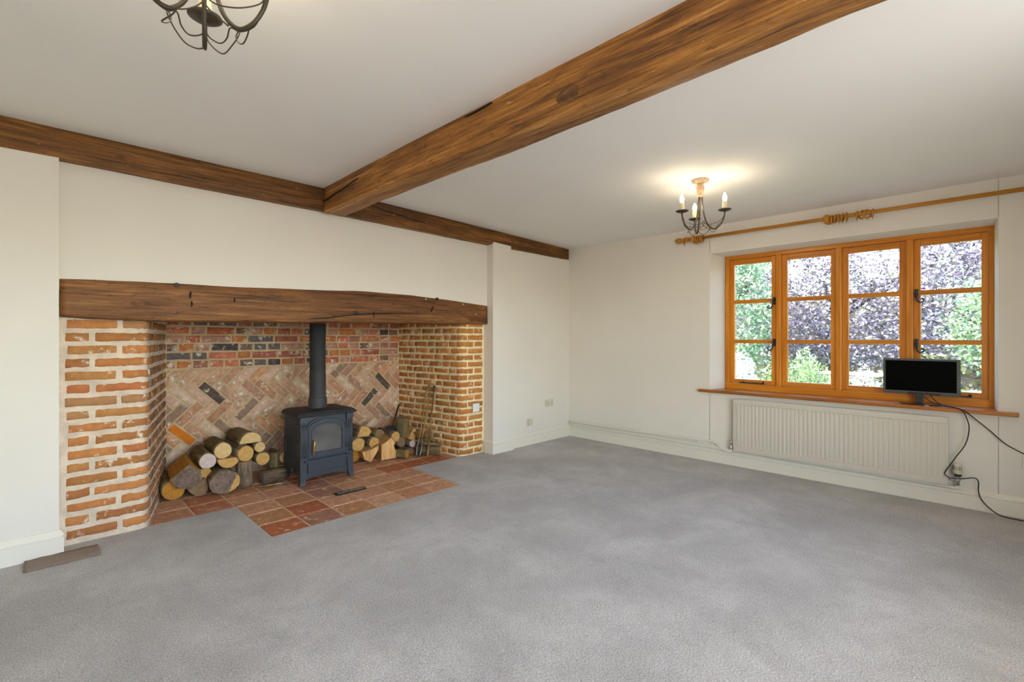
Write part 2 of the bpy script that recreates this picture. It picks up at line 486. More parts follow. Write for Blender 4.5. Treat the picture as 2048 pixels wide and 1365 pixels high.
M['l_olive'] = mat_leaf('hedge_leaf', [(0.20, 0.24, 0.10), (0.30, 0.33, 0.15), (0.13, 0.16, 0.08), (0.40, 0.40, 0.22), (0.10, 0.12, 0.08)], 0.5, 0.2)
M['l_bright'] = mat_leaf('bright_border_leaf', [(0.30, 0.52, 0.12), (0.42, 0.62, 0.20), (0.55, 0.72, 0.36), (0.24, 0.44, 0.10), (0.70, 0.80, 0.55)], 0.4, 0.35)
M['l_white'] = mat_leaf('white_blossom', [(0.85, 0.86, 0.84), (0.92, 0.92, 0.90), (0.75, 0.80, 0.74), (0.50, 0.60, 0.46)], 0.6, 0.3, 1.0)
M['l_grey'] = mat_leaf('grey_green_leaf', [(0.34, 0.42, 0.32), (0.48, 0.54, 0.44), (0.62, 0.66, 0.56), (0.22, 0.30, 0.22)], 0.5, 0.25)
M['stone'] = simple('garden_stone', (0.60, 0.52, 0.44), 0.9, bump=(12, 0.7, 0.02), var=0.2)
M['timber'] = simple('weathered_timber', (0.35, 0.30, 0.25), 0.9, bump=(20, 0.4, 0.01), var=0.2)


# ------------------------------------------------------------------ object helpers
def tag(o, label=None, cat=None, group=None, kind=None):
    if label:
        o['label'] = label
    if cat:
        o['category'] = cat
    if group:
        o['group'] = group
    if kind:
        o['kind'] = kind
    return o


def empty(name, loc=(0, 0, 0), parent=None):
    o = bpy.data.objects.new(name, None)
    o.empty_display_size = 0.05
    o.location = loc
    COL.objects.link(o)
    if parent:
        o.parent = parent
    return o


class MB:
    def __init__(s):
        s.v = []
        s.f = []
        s.m = []
        s.sm = []

    def add(s, verts, faces, mat=0, smooth=False):
        k = len(s.v)
        s.v += [tuple(p) for p in verts]
        for f in faces:
            s.f.append([i + k for i in f])
            s.m.append(mat)
            s.sm.append(smooth)
        return s

    def box(s, a, b, mat=0, bev=0.0):
        x0, y0, z0 = a
        x1, y1, z1 = b
        if bev <= 0:
            v = [(x0, y0, z0), (x1, y0, z0), (x1, y1, z0), (x0, y1, z0), (x0, y0, z1), (x1, y0, z1), (x1, y1, z1), (x0, y1, z1)]
            f = [(0, 3, 2, 1), (4, 5, 6, 7), (0, 1, 5, 4), (1, 2, 6, 5), (2, 3, 7, 6), (3, 0, 4, 7)]
            return s.add(v, f, mat)
        bm = bmesh.new()
        bmesh.ops.create_cube(bm, size=1.0)
        for q in bm.verts:
            q.co = Vector(((x0 + x1) / 2 + q.co.x * (x1 - x0), (y0 + y1) / 2 + q.co.y * (y1 - y0), (z0 + z1) / 2 + q.co.z * (z1 - z0)))
        bmesh.ops.bevel(bm, geom=list(bm.edges), offset=bev, segments=2, affect='EDGES', profile=0.6)
        s.from_bm(bm, mat)
        return s

    def from_bm(s, bm, mat=0, smooth=False):
        bm.verts.index_update()
        s.add([q.co[:] for q in bm.verts], [[q.index for q in f.verts] for f in bm.faces], mat, smooth)
        bm.free()
        return s

    def prism(s, poly, lo, hi, axis=2, mat=0):
        """extrude a 2-D polygon along an axis; poly in the two other axes in cyclic order"""
        n = len(poly)

        def P(a, b, h):
            return {2: (a, b, h), 0: (h, a, b), 1: (b, h, a)}[axis]
        v = [P(a, b, lo) for a, b in poly] + [P(a, b, hi) for a, b in poly]
        f = [list(range(n))[::-1], [n + i for i in range(n)]]
        for i in range(n):
            j = (i + 1) % n
            f.append([i, j, n + j, n + i])
        return s.add(v, f, mat)

    def tube(s, pts, r, seg=8, mat=0, closed=False, caps=True):
        pts = [Vector(p) for p in pts]
        n = len(pts)
        rs = r if isinstance(r, (list, tuple)) else [r] * n
        k = len(s.v)
        T = []
        for i in range(n):
            a = pts[(i - 1) % n] if (closed or i > 0) else pts[i]
            c = pts[(i + 1) % n] if (closed or i < n - 1) else pts[i]
            t = (c - a)
            T.append(t.normalized() if t.length > 1e-9 else Vector((0, 0, 1)))
        up = Vector((0, 0, 1)) if abs(T[0].z) < 0.9 else Vector((1, 0, 0))
        nrm = (up - T[0] * up.dot(T[0])).normalized()
        for i in range(n):
            if i > 0:
                nrm = nrm - T[i] * nrm.dot(T[i])
                if nrm.length < 1e-6:
                    nrm = T[i].orthogonal()
                nrm.normalize()
            bn = T[i].cross(nrm)
            for q in range(seg):
                a = 2 * PI * q / seg
                s.v.append(tuple(pts[i] + (nrm * math.cos(a) + bn * math.sin(a)) * rs[i]))
        m = n if closed else n - 1
        for i in range(m):
            for q in range(seg):
                a = k + i * seg + q
                b = k + i * seg + (q + 1) % seg
                c = k + ((i + 1) % n) * seg + (q + 1) % seg
                d = k + ((i + 1) % n) * seg + q
                s.f.append([a, b, c, d])
                s.m.append(mat)
                s.sm.append(True)
        if caps and not closed:
            s.f.append([k + q for q in range(seg)][::-1])
            s.m.append(mat)
            s.sm.append(False)
            s.f.append([k + (n - 1) * seg + q for q in range(seg)])
            s.m.append(mat)
            s.sm.append(False)
        return s

    def lathe(s, prof, seg=20, mat=0, org=(0, 0, 0), axis=(0, 0, 1), smooth=True):
        ax = Vector(axis).normalized()
        u = ax.orthogonal().normalized()
        w = ax.cross(u)
        o = Vector(org)
        k = len(s.v)
        for (r, h) in prof:
            for q in range(seg):
                a = 2 * PI * q / seg
                s.v.append(tuple(o + ax * h + (u * math.cos(a) + w * math.sin(a)) * max(r, 1e-5)))
        for i in range(len(prof) - 1):
            for q in range(seg):
                s.f.append([k + i * seg + q, k + i * seg + (q + 1) % seg, k + (i + 1) * seg + (q + 1) % seg, k + (i + 1) * seg + q])
                s.m.append(mat)
                s.sm.append(smooth)
        s.f.append([k + q for q in range(seg)][::-1])
        s.m.append(mat)
        s.sm.append(False)
        e = k + (len(prof) - 1) * seg
        s.f.append([e + q for q in range(seg)])
        s.m.append(mat)
        s.sm.append(False)
        return s

    def build(s, name, mats, parent=None, loc=None, recenter=None, fix=True):
        """loc: world origin the vertices are made relative to (children: relative to the parent's own origin)"""
        me = bpy.data.meshes.new(name)
        o3 = Vector(loc) if loc is not None else Vector((0, 0, 0))
        v = [(p[0] - o3.x, p[1] - o3.y, p[2] - o3.z) for p in s.v]
        me.from_pydata(v, [], s.f)
        mats = mats if isinstance(mats, (list, tuple)) else [mats]
        for q in mats:
            me.materials.append(M[q] if isinstance(q, str) else q)
        me.polygons.foreach_set('material_index', s.m)
        me.polygons.foreach_set('use_smooth', s.sm)
        if fix:
            bm = bmesh.new()
            bm.from_mesh(me)
            bmesh.ops.recalc_face_normals(bm, faces=bm.faces)
            bm.to_mesh(me)
            bm.free()
        me.update()
        ob = bpy.data.objects.new(name, me)
        COL.objects.link(ob)
        if parent is not None:
            ob.parent = parent
            pw = WORLD.get(parent.name, Vector((0, 0, 0)))
            ob.location = o3 - pw
        else:
            ob.location = o3
        WORLD[ob.name] = o3
        return ob


WORLD = {}


def root(name, loc=(0, 0, 0), parent=None):
    """an Empty at a world position"""
    e = empty(name, (0, 0, 0), parent)
    e.location = Vector(loc) - (WORLD.get(parent.name, Vector((0, 0, 0))) if parent else Vector((0, 0, 0)))
    WORLD[e.name] = Vector(loc)
    return e


def spline(pts, per=6, closed=False):
    pts = [Vector(p) for p in pts]
    n = len(pts)
    out = []
    for i in range(n if closed else n - 1):
        p0 = pts[(i - 1) % n] if (closed or i > 0) else pts[i]
        p1 = pts[i]
        p2 = pts[(i + 1) % n]
        p3 = pts[(i + 2) % n] if (closed or i < n - 2) else pts[(i + 1) % n]
        for k in range(per):
            t = k / per
            out.append(0.5 * ((2 * p1) + (p2 - p0) * t + (2 * p0 - 5 * p1 + 4 * p2 - p3) * t * t + (3 * p1 - p0 - 3 * p2 + p3) * t ** 3))
    if not closed:
        out.append(pts[-1])
    return out


def lerp_table(tab, x):
    if x <= tab[0][0]:
        return tab[0][1]
    for (a, va), (b, vb) in zip(tab, tab[1:]):
        if x <= b:
            return va + (vb - va) * (x - a) / (b - a)
    return tab[-1][1]


# ------------------------------------------------------------------ the setting: walls, ceiling, floor
XW = 4.73       # window wall plane
X0, Y0 = -1.3, -0.7
YB = 4.80       # back of the fireplace recess
HT = 2.52


def ceil_z(x):
    return lerp_table([(-2, 2.406), (1.6, 2.405), (3.0, 2.379), (4.8, 2.331)], x)


mb = MB()
xs = [X0 - 0.3, -0.5, 0.5, 1.6, 2.2, 2.6, 3.0, 3.6, 4.2, 4.76]
ys = [Y0 - 0.3, 0, 1.2, 2.4, 3.9]
for j, y in enumerate(ys):
    for x in xs:
        mb.v.append((x, y, ceil_z(x)))
nx = len(xs)
for j in range(len(ys) - 1):
    for i in range(nx - 1):
        mb.f.append([j * nx + i, j * nx + i + 1, (j + 1) * nx + i + 1, (j + 1) * nx + i])
        mb.m.append(0)
        mb.sm.append(True)
k = len(mb.v)
mb.box((X0 - 2.5, Y0 - 3.0, 2.50), (5.05, 5.1, 2.62))  # overhang past the rear wall is an added unseen roof blocking high sky
ceil_o = mb.build('ceiling', 'ceil', fix=False)
tag(ceil_o, kind='structure')

# window wall with its opening (splayed left reveal)
mb = MB()
mb.prism([(XW, 1.952), (5.03, 1.86), (5.03, 4.0), (XW, 4.0)], 0, HT, 2)
mb.prism([(XW, Y0 - 0.3), (5.03, Y0 - 0.3), (5.03, -0.030), (4.95, -0.034), (XW, -0.053)], 0, HT, 2)
mb.box((XW, -0.055, -0.3), (5.03, 1.955, 0.684))
mb.box((4.955, -0.055, 0.60), (5.03, 1.955, 0.715))
mb.prism([(2.060, XW), (2.044, 4.93), (2.044, 5.03), (HT, 5.03), (HT, XW)], -0.055, 1.955, 1)
tag(mb.build('wall_window', 'wall'), kind='structure')

mb = MB().box((3.60, 3.72, 0), (4.74, 4.0, HT))
tag(mb.build('wall_alcove', 'wall'), kind='structure')
mb = MB()
col = [(3.393, 0), (3.661, 0), (3.661, 2.226), (3.45, 2.234), (3.415, 2.238), (3.400, 2.226), (3.393, 2.21)]
mb.prism([(z, x) for x, z in col], 3.68, 3.95, 1)
tag(mb.build('wall_column', 'wall'), kind='structure')
mb = MB().box((0.086, 3.775, 1.50), (3.393, 3.95, HT))
tag(mb.build('wall_chimney_breast', 'wall'), kind='structure')
mb = MB().box((X0 - 0.3, 3.71, 0), (0.086, 4.0, HT))
tag(mb.build('wall_left', 'wall'), kind='structure')
# rear and side walls behind the camera, the rear one with a wide window opening
RWA, RWB = -0.50, 2.70
mb = MB()
mb.box((X0 - 0.3, Y0 - 0.3, 0), (RWA, Y0, HT))
mb.box((RWB, Y0 - 0.3, 0), (5.03, Y0, HT))
mb.box((RWA, Y0 - 0.3, 0), (RWB, Y0, 0.46))
mb.box((RWA, Y0 - 0.3, 2.1), (RWB, Y0, HT))
tag(mb.build('wall_rear', 'wall'), kind='structure')
mb = MB()
mb.box((X0 - 0.3, Y0, 0), (X0, 3.8, HT))
tag(mb.build('wall_side', 'wall'), kind='structure')

# carpet floor with the hearth let into it
HX0, HX1, HY0, HYC = 1.018, 2.502, 3.105, 3.845
mb = MB()
mb.box((X0 - 0.2, Y0 - 0.2, -0.05), (HX0, HYC, 0))
mb.box((HX1, Y0 - 0.2, -0.05), (4.76, HYC, 0))
mb.box((HX0, Y0 - 0.2, -0.05), (HX1, HY0, 0))
tag(mb.build('floor', 'carpet'), kind='structure')


# skirting boards
def skirting(name, p0, p1, nrm, ext0=0.0, ext1=0.0):
    """profile swept from p0 to p1 along a wall face; nrm points into the room"""
    prof = [(0, 0), (0.020, 0), (0.020, 0.095), (0.012, 0.0985), (0.012, 0.1035), (0.020, 0.107), (0.018, 0.118), (0.011, 0.127), (0.007, 0.1355), (0, 0.136)]
    d = Vector((p1[0] - p0[0], p1[1] - p0[1], 0)).normalized()
    n = Vector((nrm[0], nrm[1], 0))
    mb = MB()
    k = len(prof)
    for (p, e) in ((p0, -ext0), (p1, ext1)):
        for (o, z) in prof:
            q = Vector((p[0], p[1], z)) + n * o + d * (e if abs(e) < 0.5 else math.copysign(o, e))
            mb.v.append(tuple(q))
    mb.f = [[i, (i + 1) % k, k + (i + 1) % k, k + i] for i in range(k)] + [list(range(k))[::-1], [k + i for i in range(k)]]
    mb.m = [0] * len(mb.f)
    mb.sm = [False] * len(mb.f)
    return tag(mb.build(name, 'skirt'), kind='structure')


skirting('baseboard_left', (X0, 3.71), (0.086, 3.71), (0, -1), 0, 0.9)
skirting('baseboard_alcove', (3.661, 3.72), (XW, 3.72), (0, -1))
skirting('baseboard_window', (XW, 3.72), (XW, Y0), (-1, 0))
skirting('baseboard_column', (3.393, 3.68), (3.661, 3.68), (0, -1), 0.9, 0.9)
skirting('baseboard_column_return', (3.393, 3.80), (3.393, 3.68), (-1, 0), 0, 0.9)

# ------------------------------------------------------------------ brickwork of the inglenook


def resample(path, step=0.02):
    out = [Vector(path[0])]
    for a, b in zip(path, path[1:]):
        a, b = Vector(a), Vector(b)
        n = max(1, int((b - a).length / step))
        for i in range(1, n + 1):
            out.append(a.lerp(b, i / n))
    return out


class Path:
    def __init__(s, pts, side):
        s.p = resample(pts)
        s.s = [0]
        for a, b in zip(s.p, s.p[1:]):
            s.s.append(s.s[-1] + (b - a).length)
        s.L = s.s[-1]
        s.side = side

    def at(s, d):
        d = min(max(d, 0), s.L)
        i = min(max(np.searchsorted(s.s, d) - 1, 0), len(s.p) - 2)
        t = (d - s.s[i]) / max(s.s[i + 1] - s.s[i], 1e-9)
        q = s.p[i].lerp(s.p[i + 1], t)
        a = s.p[max(i - 1, 0)]
        b = s.p[min(i + 2, len(s.p) - 1)]
        tg = (b - a).normalized()
        n = Vector((tg.y, -tg.x)) * s.side
        return q, n


def corner_path(a, c, b, r, nseg=8):
    """a - c - b polyline with the corner at c rounded"""
    a, c, b = Vector(a), Vector(c), Vector(b)
    d1 = (a - c).normalized()
    d2 = (b - c).normalized()
    p1 = c + d1 * r
    p2 = c + d2 * r
    pts = [a]
    for i in range(nseg + 1):
        t = i / nseg
        pts.append(p1 * (1 - t) ** 2 + c * 2 * t * (1 - t) + p2 * t * t)
    pts.append(b)
    return pts


def path_wall(name, path, z0, z1, mat, off, step=0.0125):
    """mortar bed following a plan path"""
    nu = int(path.L / step)
    nv = int((z1 - z0) / step)
    mb = MB()
    for j in range(nv + 1):
        z = z0 + (z1 - z0) * j / nv
        for i in range(nu + 1):
            q, n = path.at(path.L * i / nu)
            d = off + 0.0026 * mnoise.noise(Vector((q.x * 22, q.y * 22, z * 22))) + 0.0026 * mnoise.noise(Vector((q.x * 61, q.y * 61, z * 61)))
            p = q + n * d
            mb.v.append((p.x, p.y, z))
    for j in range(nv):
        for i in range(nu):
            a = j * (nu + 1) + i
            mb.f.append([a, a + 1, a + nu + 2, a + nu + 1])
            mb.m.append(0)
            mb.sm.append(True)
    # thickness behind
    k = len(mb.v)
    for i in range(nu + 1):
        q, n = path.at(path.L * i / nu)
        p = q - n * 0.06
        mb.v.append((p.x, p.y, z0))
        mb.v.append((p.x, p.y, z1))
    for i in range(nu):
        mb.f.append([k + 2 * i, k + 2 * i + 2, k + 2 * i + 3, k + 2 * i + 1])
        mb.m.append(0)
        mb.sm.append(False)
        mb.f.append([nv * (nu + 1) + i, nv * (nu + 1) + i + 1, k + 2 * i + 3, k + 2 * i + 1])
        mb.m.append(0)
        mb.sm.append(False)
    return tag(mb.build(name, mat), kind='structure')


def path_brick(path, s0, s1, z0, z1, mat, parent, proud=0.0, jit=0.0035):
    ln = s1 - s0
    bent = path.at(s0)[1].dot(path.at(s1)[1]) < 0.98
    nu = max(3, int(ln / (0.020 if bent else 0.055)))
    us = [0, 0.008 / ln] + [i / nu for i in range(1, nu)] + [1 - 0.008 / ln, 1]
    vs = [0, 0.13, 0.87, 1]
    q0, _ = path.at((s0 + s1) / 2)
    org = Vector((q0.x, q0.y, (z0 + z1) / 2))
    mb = MB()
    R = random.random
    tilt = (R() - 0.5) * 0.006
    h = z1 - z0
    jb = [(R() - .5) * jit * 2 for _ in us]
    jt = [(R() - .5) * jit * 2 for _ in us]
    jl, jr = (R() - .5) * jit * 2, (R() - .5) * jit * 2
    nU, nV = len(us), len(vs)
    pr = proud + (R() - .5) * 0.004
    for j, v in enumerate(vs):
        for i, u in enumerate(us):
            edge = i in (0, nU - 1) or j in (0, nV - 1)
            d = pr + (R() - .5) * 0.0025 - (0.011 if edge else 0.0)
            q, n = path.at(s0 + ln * u + jl * (1 - u) + jr * u)
            z = z0 + h * v + jb[i] * (1 - v) + jt[i] * v + tilt * (u - .5)
            p = q + n * d
            mb.v.append((p.x, p.y, z))
    for j in range(nV - 1):
        for i in range(nU - 1):
            a = j * nU + i
            mb.f.append([a, a + 1, a + nU + 1, a + nU])
            mb.m.append(0)
            mb.sm.append(True)
    border = [i for i in range(nU)] + [j * nU + nU - 1 for j in range(1, nV)] + [(nV - 1) * nU + i for i in range(nU - 2, -1, -1)] + [j * nU for j in range(nV - 2, 0, -1)]
    k = len(mb.v)
    for bi in border:
        x, y, z = mb.v[bi]
        mb.v.append((x - path_n(path, (s0 + s1) / 2).x * 0.018, y - path_n(path, (s0 + s1) / 2).y * 0.018, z))
    nb = len(border)
    for i in range(nb):
        mb.f.append([border[i], border[(i + 1) % nb], k + (i + 1) % nb, k + i])
        mb.m.append(0)
        mb.sm.append(False)
    return mb.build('brick', mat, parent, loc=org)


def path_n(path, d):
    return path.at(d)[1]


# left pier: plain face 0.105..0.5, rounded corner, splayed cheek back to 0.745
pl = Path(corner_path((0.088, 3.822), (0.502, 3.822), (0.752, YB + 0.02), 0.055), 1)
wl = path_wall('wall_inglenook_left', pl, -0.01, 1.40, 'mortL', -0.0035)
ROWL, Z0L = 0.0779, 0.059
FL = 0.414      # length of the front run up to the corner
for i in range(18):
    zc = Z0L + ROWL * i
    h = 0.054
    z0, z1 = zc - h / 2, zc + h / 2
    if i == 17:
        z1 = z0 + 0.04
    st = 0.030
    if i % 2 == 0:
        ce = FL + 0.018
        cuts = [(st, st + 0.232), (st + 0.252, ce)]
    else:
        ce = FL + 0.045
        cuts = [(st, st + 0.105), (st + 0.128, ce)]
    for a, b in cuts:
        path_brick(pl, a + (random.random() - .5) * 0.012, b, z0, z1, 'brkL', wl, 0.003)
    # cheek: headers and stretchers alternating
    s = ce + 0.012
    kk = i % 2
    while s < pl.L - 0.03:
        ln = 0.205 if kk else 0.098
        e = min(s + ln, pl.L - 0.008)
        if e - s > 0.035:
            path_brick(pl, s, e, z0, z1, 'brkLc', wl, 0.003)
        s = e + 0.013
        kk = 1 - kk if random.random() < 0.8 else kk

# right pier: cheek from the back corner, rounded corner, face to the column
pr = Path(corner_path((2.955, YB + 0.02), (3.085, 3.822), (3.40, 3.822), 0.06), 1)
wr = path_wall('wall_inglenook_right', pr, -0.01, 1.42, 'mortR', -0.0035)
CR = (Vector((3.085, 3.822)) - Vector((2.955, YB + 0.02))).length - 0.03
ROWR, Z0R = 0.0699, 0.038
for i in range(20):
    zc = Z0R + ROWR * i
    h = 0.053
    z0, z1 = zc - h / 2, zc + h / 2
    # pale front courses wrap the corner
    lead = 0.13 if i % 2 else 0.045
    a0, a1 = CR - lead, CR + (0.085 if i % 2 else 0.17)
    path_brick(pr, a0, a1, z0, z1, 'brkR', wr, 0.003, 0.003)
    s = a1 + 0.012
    while s < pr.L - 0.02:
        e = min(s + (0.205 if (i % 2) else 0.11), pr.L - 0.006)
        if e - s > 0.025:
            path_brick(pr, s, e, z0, z1, 'brkR', wr, 0.003, 0.003)
        s = e + 0.012
    s = a0 - 0.012
    kk = (i // 2) % 2
    while s > 0.03:
        ln = (0.20 if kk else 0.105) + (random.random() - .5) * 0.03
        e = max(s - ln, 0.006)
        if s - e > 0.03:
            path_brick(pr, e, s, z0, z1, 'brkR', wr, 0.002, 0.0035)
        s = e - 0.012
        kk = 1 - kk

# back wall: herringbone below, six level courses above
pb = Path([(0.70, YB), (3.02, YB)], 1)
wb = path_wall('wall_inglenook_back', pb, -0.01, 1.55, 'mortB', -0.0035, 0.014)
ZH = 0.962
BX0, BX1 = 0.752, 2.958


def flat_piece(poly, y, mat, parent, proud=0.0):
    """a brick seen on its face: polygon in (x, z) on the back wall"""
    n = len(poly)
    cx = sum(p[0] for p in poly) / n
    cz = sum(p[1] for p in poly) / n
    area = sum(poly[i][0] * poly[(i + 1) % n][1] - poly[(i + 1) % n][0] * poly[i][1] for i in range(n)) / 2
    if area < 0:
        poly = poly[::-1]
    if abs(area) < 0.0007:
        return None
    # inset ring
    def inset(d):
        lines = []
        for i in range(n):
            a, b = poly[i], poly[(i + 1) % n]
            ex, ez = b[0] - a[0], b[1] - a[1]
            l = math.hypot(ex, ez)
            nxn, nzn = -ez / l, ex / l
            lines.append(((a[0] + nxn * d, a[1] + nzn * d), (ex / l, ez / l)))
        out = []
        for i in range(n):
            (p, dd), (q, de) = lines[i - 1], lines[i]
            den = dd[0] * de[1] - dd[1] * de[0]
            if abs(den) < 1e-6:
                out.append(q)
            else:
                t = ((q[0] - p[0]) * de[1] - (q[1] - p[1]) * de[0]) / den
                out.append((p[0] + dd[0] * t, p[1] + dd[1] * t))
        return out
    ins = inset(0.007)
    o_l, i_l = [], []
    R = random.random
    for i in range(n):
        a, b = poly[i], poly[(i + 1) % n]
        c, d = ins[i], ins[(i + 1) % n]
        m = max(1, int(math.hypot(b[0] - a[0], b[1] - a[1]) / 0.085))
        for k in range(m):
            t = k / m
            j1, j2 = (R() - .5) * 0.006, (R() - .5) * 0.006
            o_l.append((a[0] + (b[0] - a[0]) * t + j1, a[1] + (b[1] - a[1]) * t + j2))
            i_l.append((c[0] + (d[0] - c[0]) * t + j1, c[1] + (d[1] - c[1]) * t + j2))
    k = len(o_l)
    pr_ = proud + (R() - .5) * 0.004
    mb = MB()
    for (x, z) in i_l:
        mb.v.append((x, y - pr_ - (R() - .5) * 0.002, z))
    for (x, z) in o_l:
        mb.v.append((x, y - pr_ + 0.010, z))
    for (x, z) in o_l:
        mb.v.append((x, y + 0.02, z))
    mb.f.append(list(range(k)))
    mb.sm.append(True)
    for i in range(k):
        j = (i + 1) % k
        mb.f.append([i, k + i, k + j, j])
        mb.sm.append(True)
        mb.f.append([k + i, 2 * k + i, 2 * k + j, k + j])
        mb.sm.append(False)
    mb.m = [0] * len(mb.f)
    return mb.build('brick', mat, parent, loc=(cx, y, cz))


def clip_poly(poly, x0, x1, z0, z1):
    def clip(ps, f, inter):
        out = []
        for i in range(len(ps)):
            a, b = ps[i - 1], ps[i]
            fa, fb = f(a), f(b)
            if fb:
                if not fa:
                    out.append(inter(a, b))
                out.append(b)
            elif fa:
                out.append(inter(a, b))
        return out

    def ix(x):
        return lambda a, b: (x, a[1] + (b[1] - a[1]) * (x - a[0]) / (b[0] - a[0]))

    def iz(z):
        return lambda a, b: (a[0] + (b[0] - a[0]) * (z - a[1]) / (b[1] - a[1]), z)
    for f, it in ((lambda p: p[0] >= x0, ix(x0)), (lambda p: p[0] <= x1, ix(x1)), (lambda p: p[1] >= z0, iz(z0)), (lambda p: p[1] <= z1, iz(z1))):
        poly = clip(poly, f, it)
        if len(poly) < 3:
            return []
    # drop near-duplicate corners
    out = []
    for p in poly:
        if not out or math.hypot(p[0] - out[-1][0], p[1] - out[-1][1]) > 0.004:
            out.append(p)
    if len(out) > 2 and math.hypot(out[0][0] - out[-1][0], out[0][1] - out[-1][1]) < 0.004:
        out.pop()
    return out if len(out) >= 3 else []


SPECIAL = [(0.89, 0.36, 'brkO'), (2.36, 0.45, 'brkD'), (2.48, 0.47, 'brkD'), (2.69, 0.47, 'brkD'), (2.82, 0.18, 'brkD'), (2.69, 0.16, 'brkD'), (0.98, 0.62, 'brkD')]
HL, HW, HJ = 0.2355, 0.0785, 0.011
c45 = math.cos(-PI / 4)
s45 = math.sin(-PI / 4)
for mrow in range(-8, 9):
    for kcol in range(-34, 35):
        for typ in (0, 1):
            ox = kcol * HW - mrow * (HL + HW)
            oz = kcol * HW + mrow * (HL - HW)
            g = HJ / 2
            if typ == 0:
                rc = [(ox + g, oz + g), (ox + HL - g, oz + g), (ox + HL - g, oz + HW - g), (ox + g, oz + HW - g)]
            else:
                rc = [(ox - HW + g, oz + g), (ox - g, oz + g), (ox - g, oz + HL - g), (ox - HW + g, oz + HL - g)]
            # the diagonal (1,1) turns level
            w = [(1.86 + x * c45 - z * s45, 0.46 + x * s45 + z * c45) for x, z in rc]
            w = clip_poly(w, BX0, BX1, 0.0, ZH - 0.01)
            if w:
                cxm = sum(p[0] for p in w) / len(w)
                czm = sum(p[1] for p in w) / len(w)
                mt = 'brkH'
                for (qx, qz, qm) in SPECIAL:
                    if abs(cxm - qx) < 0.05 and abs(czm - qz) < 0.045:
                        mt = qm
                flat_piece(w, YB - 0.002, mt, wb, 0.002)
ROWB = 0.0726
for i in range(7):
    z0 = ZH + 0.004 + i * ROWB
    z1 = z0 + ROWB - 0.014
    x = BX0 - random.random() * 0.1
    while x < BX1 - 0.02:
        ln = random.choice([0.105, 0.105, 0.215, 0.215, 0.12]) if i % 2 else random.choice([0.105, 0.21, 0.105, 0.11])
        a, b = max(x, BX0), min(x + ln, BX1)
        if b - a > 0.03:
            flat_piece([(a, z0), (b, z0), (b, z1), (a, z1)], YB - 0.002, 'brkB', wb, 0.002)
        x += ln + 0.014

# unseen slab closing the chimney throat above the lintel, added against light leaks
mb = MB()
mb.box((0.05, 3.93, 1.545), (3.42, 4.95, 1.62))
tag(mb.build('ceiling_throat_light_seal', 'soot'), kind='structure')
mb = MB()
mb.box((0.0, YB + 0.03, -0.01), (3.6, YB + 0.15, 1.6))
mb.box((-0.02, 3.9, -0.01), (0.08, YB + 0.1, 1.6))
mb.box((3.45, 3.9, -0.01), (3.6, YB + 0.1, 1.6))
tag(mb.build('wall_chimney_core', 'soot'), kind='structure')

# ------------------------------------------------------------------ hearth tiles
hearth = MB()
hearth.box((HX0, HY0, -0.06), (HX1, HYC, -0.0095))
hearth.box((0.40, HYC, -0.06), (3.2, YB, -0.0095))
hearth = hearth.build('hearth', 'grout')
tag(hearth, 'terracotta tiled hearth let into the carpet under the stove', 'hearth')
TP = 0.2455


def tile(x0, x1, y0, y1):
    g = 0.0065
    R = random.random
    x0 += g
    x1 -= g
    y0 += g
    y1 -= g
    if x1 - x0 < 0.03 or y1 - y0 < 0.03:
        return
    org = ((x0 + x1) / 2, (y0 + y1) / 2, -0.02)
    mb = MB()
    t = [-0.0035 + (R() - .5) * 0.002 for _ in range(4)]
    ch = 0.007
    cs = [(x0, y0), (x1, y0), (x1, y1), (x0, y1)]
    inn = [(x0 + ch, y0 + ch), (x1 - ch, y0 + ch), (x1 - ch, y1 - ch), (x0 + ch, y1 - ch)]
    jj = [((R() - .5) * .004, (R() - .5) * .004) for _ in range(4)]
    for (x, y), z, j in zip(inn, t, jj):
        mb.v.append((x + j[0], y + j[1], z))
    for (x, y), z, j in zip(cs, t, jj):
        mb.v.append((x + j[0], y + j[1], z - 0.005))
    for (x, y), j in zip(cs, jj):
        mb.v.append((x + j[0], y + j[1], -0.03))
    mb.f = [[0, 1, 2, 3]]
    for i in range(4):
        j = (i + 1) % 4
        mb.f.append([i, 4 + i, 4 + j, j])
        mb.f.append([4 + i, 8 + i, 8 + j, 4 + j])
    mb.m = [0] * len(mb.f)
    mb.sm = [False] * len(mb.f)
    mb.build('tile', 'tile', hearth, loc=org)


for r in range(7):
    y0 = HY0 + TP * r
    y1 = y0 + TP
    xa, xb = (HX0, HX1) if r < 3 else (0.42, 3.16)
    if r == 2:
        y1 = HYC
    if r == 3:
        y0 = HYC
    k0 = math.floor((xa - HX0) / TP)
    x = HX0 + k0 * TP + (0.0 if r < 3 or r % 2 else TP * 0.0)
    while x < xb - 0.02:
        a, b = max(x, xa), min(x + TP, xb)
        # inside the recess keep clear of the splayed piers
        if r >= 3:
            yl = (y0 - 3.822) / (YB - 3.822)
            lx = 0.50 + 0.25 * yl + 0.01
            rx = 3.085 - 0.13 * yl - 0.01
            a, b = max(a, lx), min(b, rx)
        if b - a > 0.03:
            tile(a, b, y0, min(y1, YB - 0.02))
        x += TP


